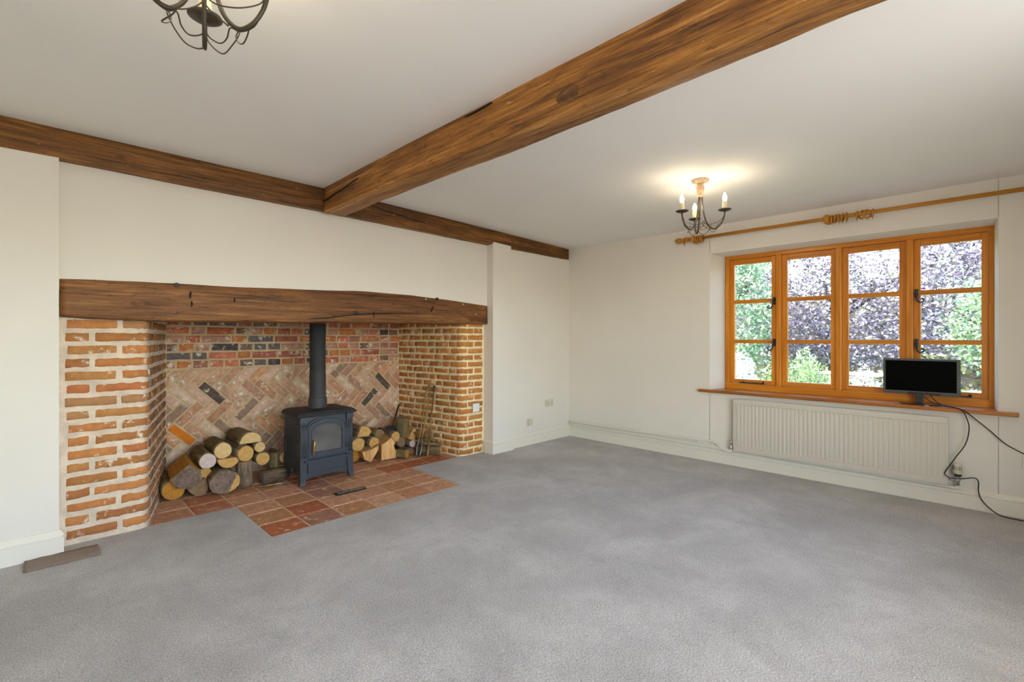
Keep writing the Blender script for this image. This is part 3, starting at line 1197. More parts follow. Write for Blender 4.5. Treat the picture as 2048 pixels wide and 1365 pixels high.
# ------------------------------------------------------------------ oak beams
def loft_beam(name, axis, t0, t1, step, section, mat, org, label, seed=0.0, amp=0.004):
    """section(t) -> list of (a, z) corners; a is the cross axis coordinate"""
    n = int((t1 - t0) / step)
    mb = MB()
    secs = []
    for i in range(n + 1):
        t = t0 + (t1 - t0) * i / n
        pts = section(t)
        # chamfer corners irregularly
        out = []
        m = len(pts)
        for j in range(m):
            a = Vector(pts[j - 1])
            b = Vector(pts[j])
            c = Vector(pts[(j + 1) % m])
            ch = 0.010 + 0.007 * mnoise.noise(Vector((t * 3 + seed, j * 7.7, 1.3)))
            ch = max(0.004, ch)
            d1 = (a - b)
            d2 = (c - b)
            out.append(b + d1.normalized() * ch)
            out.append(b + d1.normalized() * ch * 0.3 + d2.normalized() * ch * 0.3)
            out.append(b + d2.normalized() * ch)
            for f in (0.33, 0.66):
                out.append(b + d2 * f)
        res_ = []
        for q, p in enumerate(out):
            nz = mnoise.noise(Vector((t * 2.2 + seed, p.x * 9, p.y * 9)))
            nz2 = mnoise.noise(Vector((t * 11 + seed, p.x * 25, p.y * 25)))
            cx = sum(pp[0] for pp in pts) / m
            cz = sum(pp[1] for pp in pts) / m
            d = Vector((p.x - cx, p.y - cz)).normalized()
            p = p + d * (amp * nz + amp * 0.45 * nz2)
            res_.append(p)
        secs.append((t, res_))
    k = len(secs[0][1])
    for t, ps in secs:
        for p in ps:
            mb.v.append((t, p.x, p.y) if axis == 0 else (p.x, t, p.y))
    for i in range(n):
        for j in range(k):
            mb.f.append([i * k + j, i * k + (j + 1) % k, (i + 1) * k + (j + 1) % k, (i + 1) * k + j])
            mb.m.append(0)
            mb.sm.append(True)
    mb.f.append(list(range(k)))
    mb.f.append([n * k + j for j in range(k)][::-1])
    mb.m += [0, 0]
    mb.sm += [False, False]
    o = mb.build(name, mat, loc=org)
    return tag(o, label, 'beam')


wb_bot = [(-1.5, 2.240), (0.1, 2.239), (0.9, 2.234), (1.6, 2.231), (2.3, 2.223), (3.1, 2.216), (3.39, 2.213), (3.7, 2.201), (4.8, 2.203)]


def sec_wall(t):
    zb = lerp_table(wb_bot, t)
    zt = ceil_z(t) + 0.012
    yf = 3.702
    return [(yf, zb), (3.80, zb - 0.001), (3.80, zt), (yf + 0.004, zt)]


bw = loft_beam('ceiling_beam', 0, -1.29, 4.705, 0.035, sec_wall, 'beamX', (1.6, 3.75, 2.3), 'long dark oak ceiling beam lying flat along the top of the fireplace wall', 3.0, 0.004)


def sec_cross(t):
    w = 0.006 * math.sin(t * 1.7)
    zb = 2.206 + 0.006 * math.sin(t * 2.1 + 1)
    return [(1.590 + w * 0.5, zb), (1.772 + w, zb + 0.002), (1.782 + w, 2.415), (1.600 + w, 2.415)]


bc = loft_beam('ceiling_beam', 1, -0.69, 3.698, 0.035, sec_cross, 'beamY', (1.69, 1.6, 2.3), 'thick oak ceiling beam running across the room to meet the fireplace wall beam', 9.0, 0.006)


def sliver(name, pts, width, normal, parent, mat='crack', thick=0.004):
    """a tapering dark split following a polyline on a face"""
    pts = [Vector(p) for p in pts]
    nrm = Vector(normal).normalized()
    mb = MB()
    n = len(pts)
    for i, p in enumerate(pts):
        t = (pts[min(i + 1, n - 1)] - pts[max(i - 1, 0)]).normalized()
        side = nrm.cross(t).normalized()
        w = width[i] if isinstance(width, (list, tuple)) else width
        for s_, d in ((-1, thick), (1, thick), (1, -0.006), (-1, -0.006)):
            mb.v.append(tuple(p + side * s_ * w / 2 + nrm * d))
    for i in range(n - 1):
        for j in range(4):
            mb.f.append([i * 4 + j, i * 4 + (j + 1) % 4, i * 4 + 4 + (j + 1) % 4, i * 4 + 4 + j])
    mb.f += [[0, 1, 2, 3], [(n - 1) * 4 + 3, (n - 1) * 4 + 2, (n - 1) * 4 + 1, (n - 1) * 4]]
    mb.m = [0] * len(mb.f)
    mb.sm = [False] * len(mb.f)
    return mb.build(name, mat, parent, loc=tuple(pts[n // 2]))


sliver('split', [(1.592, 3.69, 2.296), (1.592, 3.60, 2.300), (1.592, 3.50, 2.312), (1.592, 3.38, 2.318), (1.592, 3.22, 2.337), (1.592, 3.12, 2.345)], [0.012, 0.016, 0.013, 0.010, 0.007, 0.002], (-1, 0, 0), bc)
sliver('split', [(1.595, 1.95, 2.388), (1.595, 1.90, 2.386), (1.595, 1.80, 2.389), (1.595, 1.74, 2.392)], [0.002, 0.007, 0.005, 0.002], (-1, 0, 0), bc)
sliver('split', [(1.82, 3.703, 2.372), (2.0, 3.703, 2.350), (2.2, 3.703, 2.325), (2.45, 3.703, 2.300), (2.62, 3.703, 2.292)], [0.003, 0.006, 0.007, 0.005, 0.002], (0, -1, 0), bw)

kn = MB()
for ring_, (rr, hh) in enumerate(((0.055, -0.002), (0.044, 0.004), (0.026, 0.005), (0.012, 0.0))):
    for q in range(14):
        a = 2 * PI * q / 14
        w_ = 1 + 0.22 * mnoise.noise(Vector((math.cos(a) * 2, math.sin(a) * 2, ring_ * 0.4)))
        kn.v.append((1.594 - hh, 1.262 + 1.15 * rr * w_ * math.cos(a), 2.255 + 0.75 * rr * w_ * math.sin(a)))
for i in range(3):
    for q in range(14):
        kn.f.append([i * 14 + q, i * 14 + (q + 1) % 14, i * 14 + 14 + (q + 1) % 14, i * 14 + 14 + q])
        kn.m.append(0)
        kn.sm.append(True)
kn.f.append([42 + q for q in range(14)])
kn.m.append(0)
kn.sm.append(True)
kn.build('knot', [mat_wood('dark_knot', 1, alb(1.3, (44, 28, 14), (92, 60, 28), (128, 84, 40)), fine=60, stretch=24.0, speck=0.07), 'crack'], bc, loc=(1.594, 1.262, 2.272))

# lintel over the inglenook
lt_top = [(0.07, 1.563), (0.335, 1.571), (0.64, 1.580), (0.93, 1.584), (1.29, 1.596), (1.6, 1.608), (2.03, 1.624), (2.485, 1.616), (2.89, 1.602), (3.39, 1.566)]
lt_bot = [(0.07, 1.347), (0.25, 1.336), (0.48, 1.332), (0.93, 1.337), (1.6, 1.348), (2.485, 1.363), (3.39, 1.368)]


def sec_lintel(t):
    zb, zt = lerp_table(lt_bot, t), lerp_table(lt_top, t)
    return [(3.762, zb), (4.02, zb - 0.002), (4.02, zt), (3.764, zt)]


ln = loft_beam('lintel_beam', 0, 0.090, 3.390, 0.03, sec_lintel, 'lintel', (1.7, 3.85, 1.47), 'heavy old oak lintel beam bridging the brick inglenook opening', 5.0, 0.005)
sliver('split', [(1.50, 3.758, 1.372), (1.66, 3.757, 1.385), (1.80, 3.757, 1.408), (1.95, 3.757, 1.425), (2.12, 3.757, 1.437), (2.35, 3.757, 1.442), (2.60, 3.757, 1.447)], [0.004, 0.010, 0.006, 0.008, 0.006, 0.004, 0.001], (0, -1, 0), ln)
for (x, z, dx, dz, w) in [(0.72, 1.51, 0.004, 0.05, 0.010), (0.73, 1.45, 0.0, 0.04, 0.009), (0.985, 1.49, 0.0, 0.035, 0.009), (2.06, 1.425, 0.004, 0.055, 0.007), (2.66, 1.50, 0.03, 0.06, 0.012)]:
    sliver('mortise_scar', [(x, 3.758, z - dz / 2), (x + dx / 2, 3.757, z), (x + dx, 3.758, z + dz / 2)], [w * 0.4, w, w * 0.5], (0, -1, 0), ln, thick=0.003)
for (x, z) in [(0.642, 1.570), (2.722, 1.600)]:
    q = MB().lathe([(0.013, 0.0), (0.013, 0.014), (0.009, 0.016), (0.008, 0.008)], 14, org=(x, 3.752, z), axis=(0, -1, 0)).build('black_peg', 'blackiron', ln, loc=(x, 3.752, z))
for (x, z) in [(2.60, 1.590), (3.05, 1.565), (3.22, 1.47)]:
    MB().lathe([(0.008, 0.0), (0.007, 0.004), (0.003, 0.006)], 8, org=(x, 3.757, z), axis=(0, -1, 0)).build('filler_spot', 'mortL', ln, loc=(x, 3.757, z))

# ------------------------------------------------------------------ the window
XF = 4.93
win = root('window_1', (XF, 0.917, 0.72))
tag(win, kind='structure')
WY0, WY1, WZ0, WZ1 = -0.042, 1.876, 0.700, 2.046
MULL = [1.389, 0.9155, 0.440]


def wood_bar(name, a, b, parent, mat, bev=0.003):
    c = [(a[i] + b[i]) / 2 for i in range(3)]
    return MB().box(a, b, 0, bev).build(name, mat, parent, loc=c)


wood_bar('frame_head', (XF, WY0, 2.007), (5.00, WY1, WZ1), win, 'pineY')
wood_bar('frame_bottom_rail', (XF - 0.004, WY0, WZ0), (5.00, WY1, 0.770), win, 'pineY')
wood_bar('frame_jamb', (XF, 1.840, 0.768), (5.00, WY1, 2.010), win, 'pine')
wood_bar('frame_jamb', (XF, WY0, 0.768), (5.00, -0.008, 2.010), win, 'pine')
for y in MULL:
    wood_bar('mullion', (XF - 0.003, y - 0.022, 0.768), (5.00, y + 0.022, 2.010), win, 'pine', 0.007)
PZ = [(0.812, 1.170), (1.207, 1.564), (1.602, 1.953)]
bays = [(1.840, 1.411), (1.367, 0.9375), (0.8935, 0.462), (0.418, -0.008)]
glas = [(1.799, 1.457), (1.321, 0.979), (0.848, 0.507), (0.374, 0.032)]
for bi, ((ya, yb), (ga, gb)) in enumerate(zip(bays, glas)):
    cas = root('casement', (4.97, (ya + yb) / 2, 1.39), win)
    xs0, xs1 = 4.955, 4.992
    wood_bar('stile', (xs0, ga, 0.772), (xs1, ya + 0.001, 2.005), cas, 'pine')
    wood_bar('stile', (xs0, yb - 0.001, 0.772), (xs1, gb, 2.005), cas, 'pine')
    wood_bar('rail', (xs0 + 0.001, gb, 1.953), (xs1, ga, 2.005), cas, 'pineY')
    wood_bar('rail', (xs0 + 0.001, gb, 0.772), (xs1, ga, 0.812), cas, 'pineY')
    for (za, zb) in ((1.170, 1.207), (1.564, 1.602)):
        wood_bar('glazing_bar', (xs0 + 0.004, gb, za), (xs1, ga, zb), cas, 'pineY')
    for (za, zb) in PZ:
        MB().box((4.976, gb - 0.004, za - 0.004), (4.979, ga + 0.004, zb + 0.004)).build('pane', 'pane', cas, loc=(4.9775, (ga + gb) / 2, (za + zb) / 2))
    if bi in (0, 3):
        sgn = 1 if bi == 0 else -1          # curl points towards the glass
        yb_ = (yb + 0.020) if bi == 0 else (ya - 0.020)
        for zc in (1.575, 1.180):
            h = MB()
            h.box((4.937, yb_ - 0.011, zc - 0.035), (4.957, yb_ + 0.011, zc + 0.035), 0, 0.003)
            h.lathe([(0.010, 0), (0.012, 0.006), (0.009, 0.014), (0.010, 0.024), (0.006, 0.030)], 12, org=(4.937, yb_, zc + 0.008), axis=(-1, 0, 0))
            curl = [(4.916, yb_, zc + 0.006), (4.912, yb_ + sgn * 0.002, zc - 0.025), (4.911, yb_ + sgn * 0.009, zc - 0.055), (4.911, yb_ + sgn * 0.024, zc - 0.072), (4.911, yb_ + sgn * 0.041, zc - 0.066), (4.911, yb_ + sgn * 0.046, zc - 0.050), (4.911, yb_ + sgn * 0.036, zc - 0.042), (4.911, yb_ + sgn * 0.029, zc - 0.050)]
            h.tube(spline(curl, 5), [0.0065] * 16 + [0.0045] * 20, 8)
            h.build('monkey_tail_handle', 'blackiron', cas, loc=(4.93, yb_, zc))
        ys_ = (gb + 0.06, gb + 0.29) if bi == 0 else (gb - 0.0 + 0.05, gb + 0.27)
        s_ = MB()
        s_.box((4.938, ys_[0], 0.776), (4.950, ys_[1], 0.786), 0, 0.002)
        s_.lathe([(0.010, 0), (0.008, 0.02), (0.003, 0.026)], 10, org=(4.944, ys_[0] + 0.01, 0.776))
        s_.lathe([(0.007, 0), (0.006, 0.016), (0.003, 0.02)], 10, org=(4.944, ys_[1] - 0.04, 0.776))
        s_.build('casement_stay', 'blackiron', cas, loc=(4.944, (ys_[0] + ys_[1]) / 2, 0.78))
# window board
poly = [(4.668, 2.045), (4.676, 2.050), (XW, 2.050), (XW, 1.950), (4.95, 1.872), (4.95, -0.046), (XW, -0.053), (XW, -0.150), (4.676, -0.150), (4.668, -0.144)]
mb = MB().prism(poly, 0.686, 0.712, 2)
bm = bmesh.new()
me_t = bpy.data.meshes.new('t')
me_t.from_pydata(mb.v, [], mb.f)
bm.from_mesh(me_t)
bmesh.ops.bevel(bm, geom=[e for e in bm.edges if abs(e.verts[0].co.z - e.verts[1].co.z) < 1e-6 and max(e.verts[0].co.x, e.verts[1].co.x) < 4.68], offset=0.008, segments=3, affect='EDGES')
MB().from_bm(bm).build('window_sill', 'sill', win, loc=(4.8, 0.95, 0.70))

# portal so daylight through the window is sampled well
pd_ = bpy.data.lights.new('window_portal', 'AREA')
pd_.shape = 'RECTANGLE'
pd_.size, pd_.size_y = 1.95, 1.34
pd_.cycles.is_portal = True
po = bpy.data.objects.new('window_portal', pd_)
po.location = (5.06, 0.917, 1.38)
po.rotation_euler = Vector((-1, 0, 0)).to_track_quat('-Z', 'Y').to_euler()
COL.objects.link(po)

# ------------------------------------------------------------------ curtain pole and rings
PXc, PZc = 4.645, 2.214
pole = root('curtain_pole', (PXc, 1.0, PZc))
tag(pole, 'long pine curtain pole with turned finial fixed above the window', 'curtain pole')
MB().tube([(PXc, 2.13, PZc), (PXc, 1.0, PZc), (PXc, -0.55, PZc)], 0.0155, 16).build('rod', 'pole', pole, loc=(PXc, 0.5, PZc))
MB().lathe([(0.004, -0.135), (0.018, -0.130), (0.027, -0.115), (0.030, -0.098), (0.027, -0.082), (0.017, -0.070), (0.014, -0.062), (0.021, -0.054), (0.021, -0.046), (0.013, -0.038), (0.018, -0.025), (0.024, -0.012), (0.024, 0.0), (0.0155, 0.004)], 20, org=(PXc, 2.13, PZc), axis=(0, -1, 0)).build('finial', 'pole', pole, loc=(PXc, 2.19, PZc))
for y in (2.085, 0.945, -0.42):
    b_ = MB()
    b_.lathe([(0.036, 0), (0.036, 0.012), (0.022, 0.02), (0.016, 0.05), (0.02, 0.075)], 18, org=(XW, y, PZc), axis=(-1, 0, 0))
    b_.lathe([(0.022, -0.022), (0.030, -0.015), (0.034, 0.0), (0.030, 0.015), (0.022, 0.022)], 18, org=(PXc, y, PZc), axis=(0, 1, 0))
    b_.build('bracket', 'pole', pole, loc=(PXc + 0.04, y, PZc))


def ring(y, yaw, tilt, label):
    R_, r_ = 0.031, 0.0062
    pts = []
    for i in range(20):
        a = 2 * PI * i / 20
        p = Vector((R_ * math.cos(a), 0, R_ * math.sin(a)))
        p = Matrix.Rotation(tilt, 3, 'X') @ (Matrix.Rotation(yaw, 3, 'Z') @ p)
        pts.append(p + Vector((PXc, y, PZc - 0.0095)))
    mb = MB().tube(pts, r_, 8, closed=True)
    o = mb.build('curtain_ring', 'pole', loc=(PXc, y, PZc - 0.033))
    e = Vector((PXc, y, PZc - 0.0465))
    eye = MB().tube([e + Vector((0.005 * math.cos(a), 0, -0.006 + 0.005 * math.sin(a))) for a in [2 * PI * i / 10 for i in range(10)]], 0.0012, 5, closed=True)
    eye.build('screw_eye', 'brass', o, loc=tuple(e))
    tag(o, label, 'curtain ring', 'pine curtain rings threaded on the pole')


ORD = ('first', 'second', 'third', 'fourth', 'fifth')
ring(2.170, 0.7, 0.1, 'tilted pine curtain ring hanging on the finial neck at the pole end')
for i, y in enumerate((2.045, 2.026, 2.007, 1.988)):
    ring(y, 0.05 * (i % 3 - 1), 0.12 * (i % 2), 'pine curtain ring by the finial end bracket, %s of its bunch counting from the bracket' % ORD[i])
for i, y in enumerate((0.905, 0.884, 0.860, 0.836, 0.808)):
    ring(y, 0.08 * (i % 3 - 1), 0.1 * (i % 2), 'pine curtain ring by the middle pole bracket, %s of its bunch counting from the bracket' % ORD[i])
for y, yw, nm in ((0.738, 0.05, 'pine curtain ring hanging straight, the first after the middle bunch of rings'), (0.706, 0.75, 'pine curtain ring twisted on the pole, left one of a slanting pair'), (0.672, -0.75, 'pine curtain ring twisted on the pole, right one of a slanting pair'), (0.638, 0.08, 'pine curtain ring hanging straight, last ring along the bare stretch of pole')):
    ring(y, yw, 0.05, nm)

# ------------------------------------------------------------------ radiator and pipes
RY0, RY1, RZ0, RZ1 = 0.200, 1.696, 0.158, 0.648
rad = root('radiator', (4.69, 0.95, RZ0))
tag(rad, 'white ribbed panel radiator on the wall below the window', 'radiator')
pn = MB()
# front sheet with vertical flutes
nfl = 45
wf = (RY1 - RY0 - 0.05) / nfl
prof = []
y = RY0 + 0.025
prof.append((RY0 + 0.006, 4.651))
for i in range(nfl):
    prof += [(y + wf * 0.08, 4.650), (y + wf * 0.30, 4.6468), (y + wf * 0.70, 4.6468), (y + wf * 0.92, 4.650)]
    y += wf
prof.append((RY1 - 0.006, 4.652))
zl = [RZ0 + 0.045, RZ1 - 0.045]
k = len(prof)
for z in zl:
    for (yy, xx) in prof:
        pn.v.append((xx, yy, z))
for i in range(k - 1):
    pn.f.append([i, i + 1, k + i + 1, k + i])
    pn.m.append(0)
    pn.sm.append(False)
pn.build('fluted_panel', 'rad', rad, loc=(4.648, 0.95, 0.40), fix=False)
MB().box((4.640, RY0, RZ1 - 0.047), (4.664, RY1, RZ1), 0, 0.005).build('top_rail', 'rad', rad, loc=(4.652, 0.95, RZ1 - 0.02))
MB().box((4.640, RY0, RZ0), (4.664, RY1, RZ0 + 0.047), 0, 0.005).build('bottom_rail', 'rad', rad, loc=(4.652, 0.95, RZ0 + 0.02))
MB().box((4.643, RY0, RZ0 + 0.04), (4.664, RY0 + 0.014, RZ1 - 0.04)).box((4.643, RY1 - 0.014, RZ0 + 0.04), (4.664, RY1, RZ1 - 0.04)).box((4.655, RY0 + 0.01, RZ0 + 0.04), (4.664, RY1 - 0.01, RZ1 - 0.04)).build('edge_sheet', 'rad', rad, loc=(4.66, 0.95, 0.4))
for y in (0.5, 1.4):
    MB().box((4.662, y - 0.02, RZ0 + 0.03), (XW, y + 0.02, RZ1 - 0.06)).build('wall_bracket', 'rad', rad, loc=(4.7, y, 0.4))
tv = MB()
ty = 0.150
tv.lathe([(0.011, 0.165), (0.011, 0.195), (0.015, 0.198), (0.015, 0.212), (0.012, 0.216), (0.012, 0.235)], 14, org=(4.665, ty, 0))
tv.tube([(4.665, ty, 0.205), (4.662, RY0 + 0.01, 0.205)], 0.010, 10)
tv.build('valve_body', 'steel', rad, loc=(4.665, ty, 0.2))
MB().lathe([(0.020, 0.233), (0.021, 0.248)], 16, org=(4.665, ty, 0)).build('valve_collar', 'slot', rad, loc=(4.665, ty, 0.24))
hd = MB().lathe([(0.022, 0.247), (0.027, 0.258), (0.0275, 0.30), (0.026, 0.312), (0.020, 0.322), (0.010, 0.325)], 20, org=(4.665, ty, 0)).build('thermostatic_head', 'cream', rad, loc=(4.665, ty, 0.28))
sl = MB()
for i in range(9):
    a = PI / 2 + (i - 1) * 0.33
    c, s_ = math.cos(a), math.sin(a)
    sl.tube([(4.665 + 0.0272 * c, ty + 0.0272 * s_, 0.276), (4.665 + 0.0272 * c, ty + 0.0272 * s_, 0.306)], 0.0016, 5)
sl.build('slots', 'slot', hd, loc=(4.665, ty, 0.29))
lk = MB().lathe([(0.011, 0.165), (0.014, 0.17), (0.014, 0.19), (0.010, 0.195), (0.010, 0.22), (0.013, 0.222), (0.012, 0.245)], 14, org=(4.665, 1.722, 0))
lk.tube([(4.665, 1.722, 0.205), (4.662, RY1 - 0.01, 0.205)], 0.009, 10)
lk.build('lockshield_valve', 'steel', rad, loc=(4.665, 1.722, 0.2))

p1 = [(4.690, 3.70, 0.190), (4.690, 2.6, 0.192), (4.690, 2.02, 0.206), (4.690, 1.96, 0.207), (4.690, 1.88, 0.200), (4.685, 1.83, 0.168), (4.675, 1.79, 0.145), (4.668, 1.745, 0.139), (4.665, 1.725, 0.148), (4.665, 1.722, 0.17)]
o = MB().tube(spline(p1, 6), 0.0105, 10).build('heating_pipe', 'pipe', loc=(4.69, 2.6, 0.15))
tag(o, 'upper cream painted heating pipe bending up to the left radiator valve', 'pipe')
p2 = [(4.690, 3.70, 0.152), (4.690, 2.6, 0.152), (4.690, 1.0, 0.148), (4.688, 0.25, 0.143), (4.68, 0.19, 0.142), (4.667, 0.155, 0.146), (4.665, 0.150, 0.170)]
o2 = MB().tube(spline(p2, 6), 0.0105, 10).build('heating_pipe', 'pipe', loc=(4.69, 1.8, 0.14))
tag(o2, 'lower cream painted heating pipe running under the radiator to its thermostatic valve', 'pipe')
for y in (3.4, 2.75, 2.08, 1.28, 0.72):
    MB().box((4.69, y - 0.008, 0.137), (XW, y + 0.008, 0.166), 0, 0.003).build('pipe_clip', 'pipe', o2, loc=(4.7, y, 0.15))
    if y > 2.0:
        MB().box((4.69, y - 0.008, 0.175), (XW, y + 0.008, 0.206), 0, 0.003).build('pipe_clip', 'pipe', o, loc=(4.7, y, 0.19))

# ------------------------------------------------------------------ monitor on the sill
mon = root('monitor', (4.78, 0.36, 0.712))
tag(mon, 'black flat screen monitor standing on the window sill', 'monitor')
mx_ = 4.795
MB().box((mx_, 0.139, 0.788), (mx_ + 0.030, 0.592, 1.062), 0, 0.005).box((mx_ + 0.02, 0.24, 0.84), (mx_ + 0.055, 0.49, 1.0), 0, 0.008).build('casing', 'bezel', mon, loc=(mx_, 0.36, 0.92))
MB().box((mx_ - 0.0012, 0.160, 0.812), (mx_ + 0.004, 0.576, 1.046)).build('screen', 'screen', mon, loc=(mx_, 0.36, 0.93))
MB().box((mx_ - 0.003, 0.25, 0.793), (mx_ + 0.004, 0.44, 0.803), 0, 0.002).build('chin_trim', 'gloss', mon, loc=(mx_, 0.34, 0.8))
for i in range(5):
    MB().box((mx_ - 0.002, 0.143, 0.835 + i * 0.022), (mx_ + 0.003, 0.155, 0.842 + i * 0.022)).build('button', 'bezel' if i == 0 else 'darksteel', mon, loc=(mx_, 0.15, 0.84 + i * 0.022))
nk = MB().box((4.788, 0.346, 0.716), (4.806, 0.392, 0.80), 0, 0.004)
nk.build('neck', 'gloss', mon, loc=(4.80, 0.37, 0.75))
ft = MB()
fp = []
for i in range(28):
    a = 2 * PI * i / 28
    fp.append((4.795 + 0.070 * math.cos(a), 0.365 + 0.125 * math.sin(a)))
ft.prism(fp, 0.7125, 0.7185, 2)
ft.build('foot', 'gloss', mon, loc=(4.795, 0.365, 0.715))

# power cable looping down beside the radiator, second cable to the socket
c1 = [(4.812, 0.31, 0.79), (4.79, 0.275, 0.745), (4.75, 0.235, 0.722), (4.70, 0.18, 0.718), (4.655, 0.130, 0.708), (4.655, 0.105, 0.655), (4.658, 0.092, 0.58), (4.66, 0.110, 0.47), (4.648, 0.165, 0.36), (4.630, 0.213, 0.262), (4.628, 0.214, 0.236), (4.628, 0.180, 0.216), (4.635, 0.120, 0.226), (4.645, 0.066, 0.240), (4.655, 0.045, 0.215), (4.665, 0.045, 0.150), (4.675, 0.030, 0.09), (4.672, -0.015, 0.035), (4.650, -0.07, 0.007), (4.634, -0.171, 0.006), (4.63, -0.30, 0.006), (4.66, -0.42, 0.006)]
o = MB().tube(spline(c1, 7), 0.0036, 8).build('power_cable', 'cable', loc=(4.66, 0.1, 0.0))
tag(o, 'black power cable hanging past the radiator valve and onto the carpet', 'cable')
c2 = [(4.812, 0.36, 0.79), (4.80, 0.30, 0.735), (4.76, 0.225, 0.722), (4.70, 0.165, 0.718), (4.655, 0.118, 0.706), (4.66, 0.095, 0.685), (4.675, 0.05, 0.64), (4.69, -0.012, 0.576), (4.695, -0.085, 0.497), (4.695, -0.150, 0.455), (4.695, -0.21, 0.42), (4.70, -0.235, 0.39)]
o = MB().tube(spline(c2, 7), 0.0036, 8).build('signal_cable', 'cable', loc=(4.7, 0.0, 0.40))
tag(o, 'black cable slanting down the wall from the monitor to the socket', 'cable')


def plate(name, c, nrm, w, h, mat, label, cat, details):
    """wall plate: centre c, facing nrm (0,-1) or (-1,0)"""
    n = Vector((nrm[0], nrm[1], 0))
    u = Vector((0, 0, 1)).cross(n)
    def bx(cu, cz, hw, hh, d0, d1, bev=0.0):
        a = Vector(c) + u * (cu - hw) + Vector((0, 0, cz - hh)) + n * d0
        b = Vector(c) + u * (cu + hw) + Vector((0, 0, cz + hh)) + n * d1
        lo = [min(a[i], b[i]) for i in range(3)]
        hi = [max(a[i], b[i]) for i in range(3)]
        return lo, hi, bev
    o = MB()
    lo, hi, bev = bx(0, 0, w / 2, h / 2, 0, 0.010, 0.002)
    o = o.box(lo, hi, 0, bev).build(name, mat, loc=c)
    for (pn_, cu, cz, hw, hh, d, mt) in details:
        lo, hi, _ = bx(cu, cz, hw, hh, 0.008, d)
        MB().box(lo, hi).build(pn_, mt, o, loc=[(lo[i] + hi[i]) / 2 for i in range(3)])
    return tag(o, label, cat)


pinset = []
for s_ in (-0.036, 0.036):
    pinset += [('pin_hole', s_, 0.012, 0.0025, 0.006, 0.0104, 'slot'), ('pin_hole', s_ - 0.011, -0.008, 0.004, 0.002, 0.0104, 'slot'), ('pin_hole', s_ + 0.011, -0.008, 0.004, 0.002, 0.0104, 'slot')]
pinset += [('rocker_switch', -0.012, 0.026, 0.005, 0.008, 0.014, 'white'), ('rocker_switch', 0.012, 0.026, 0.005, 0.008, 0.014, 'white')]
plate('wall_socket', (4.345, 3.72, 0.445), (0, -1), 0.146, 0.086, 'cream', 'double wall socket set in the plaster beside the room corner', 'socket', pinset)
tb = plate('telephone_socket', (3.990, 3.72, 0.255), (0, -1), 0.075, 0.085, 'cream', 'small cream telephone box low on the wall beside the column', 'telephone socket', [('cover', 0.006, 0.004, 0.030, 0.034, 0.030, 'cream'), ('cable_trunking', 0.0, -0.085, 0.008, 0.042, 0.012, 'white')])
sw = plate('fused_switch', (3.262, 3.806, 0.490), (0, -1), 0.086, 0.086, 'white', 'square white switch plate fixed on the right brick pier', 'switch', [('rocker_switch', -0.006, 0.010, 0.006, 0.012, 0.015, 'white'), ('fuse_holder', 0.014, -0.008, 0.008, 0.012, 0.013, 'white'), ('screw', -0.034, 0.0, 0.003, 0.003, 0.0115, 'steel'), ('screw', 0.034, 0.0, 0.003, 0.003, 0.0115, 'steel')])
so = plate('wall_socket', (XW, -0.240, 0.375), (-1, 0), 0.146, 0.086, 'white', 'white wall socket right of the radiator, taking the slanting cable', 'socket', [('shade_plug', -0.035, 0.0, 0.024, 0.026, 0.045, 'gloss')])  # black plug put in where the view's edge holds only dark shading

# ------------------------------------------------------------------ wood stove
SXc = 1.757
stove = root('wood_stove', (SXc, 4.17, 0))
tag(stove, 'black cast iron wood burning stove with arched glass door standing on the hearth', 'stove')
b_ = MB()
b_.box((SXc - 0.222, 4.012, 0.195), (SXc + 0.222, 4.37, 0.560))
b_.build('body', 'iron', stove, loc=(SXc, 4.2, 0.38))
b_ = MB()
b_.box((SXc - 0.228, 4.006, 0.080), (SXc + 0.228, 4.36, 0.198), 0, 0.006)
b_.build('base_section', 'iron', stove, loc=(SXc, 4.2, 0.14))
# top plate: moulded overhang with raised lid
t_ = MB()
lay = [(0.000, 0.560), (0.024, 0.563), (0.036, 0.572), (0.036, 0.578), (0.024, 0.590), (0.016, 0.600), (0.0, 0.604), (-0.06, 0.606)]
for (o_, z) in lay:
    x0, x1, y0, y1 = SXc - 0.222 - o_, SXc + 0.222 + o_, 4.008 - o_, 4.37 + min(o_, 0.012)
    cc = 0.03 + max(o_, 0) * 0.3
    t_.v += [(x0, y0, z), (x1, y0, z), (x1, y1 - cc, z), (x1 - cc, y1, z), (x0 + cc, y1, z), (x0, y1 - cc, z)]
for i in range(len(lay) - 1):
    for j in range(6):
        t_.f.append([i * 6 + j, i * 6 + (j + 1) % 6, i * 6 + 6 + (j + 1) % 6, i * 6 + 6 + j])
t_.f += [[0, 1, 2, 3, 4, 5], [len(lay) * 6 - 6 + j for j in range(6)]]
t_.m = [0] * len(t_.f)
t_.sm = [False] * len(t_.f)
t_.build('top_plate', 'ironm', stove, loc=(SXc, 4.2, 0.58))
fl = MB().lathe([(0.086, 0.600), (0.086, 0.612), (0.078, 0.620), (0.077, 0.690), (0.074, 0.694), (0.0695, 0.698), (0.0695, 0.90), (0.067, 0.903), (0.067, 1.545)], 28, org=(SXc + 0.012, 4.225, 0))
fl.build('flue_pipe', 'flue', stove, loc=(SXc, 4.225, 0.7))
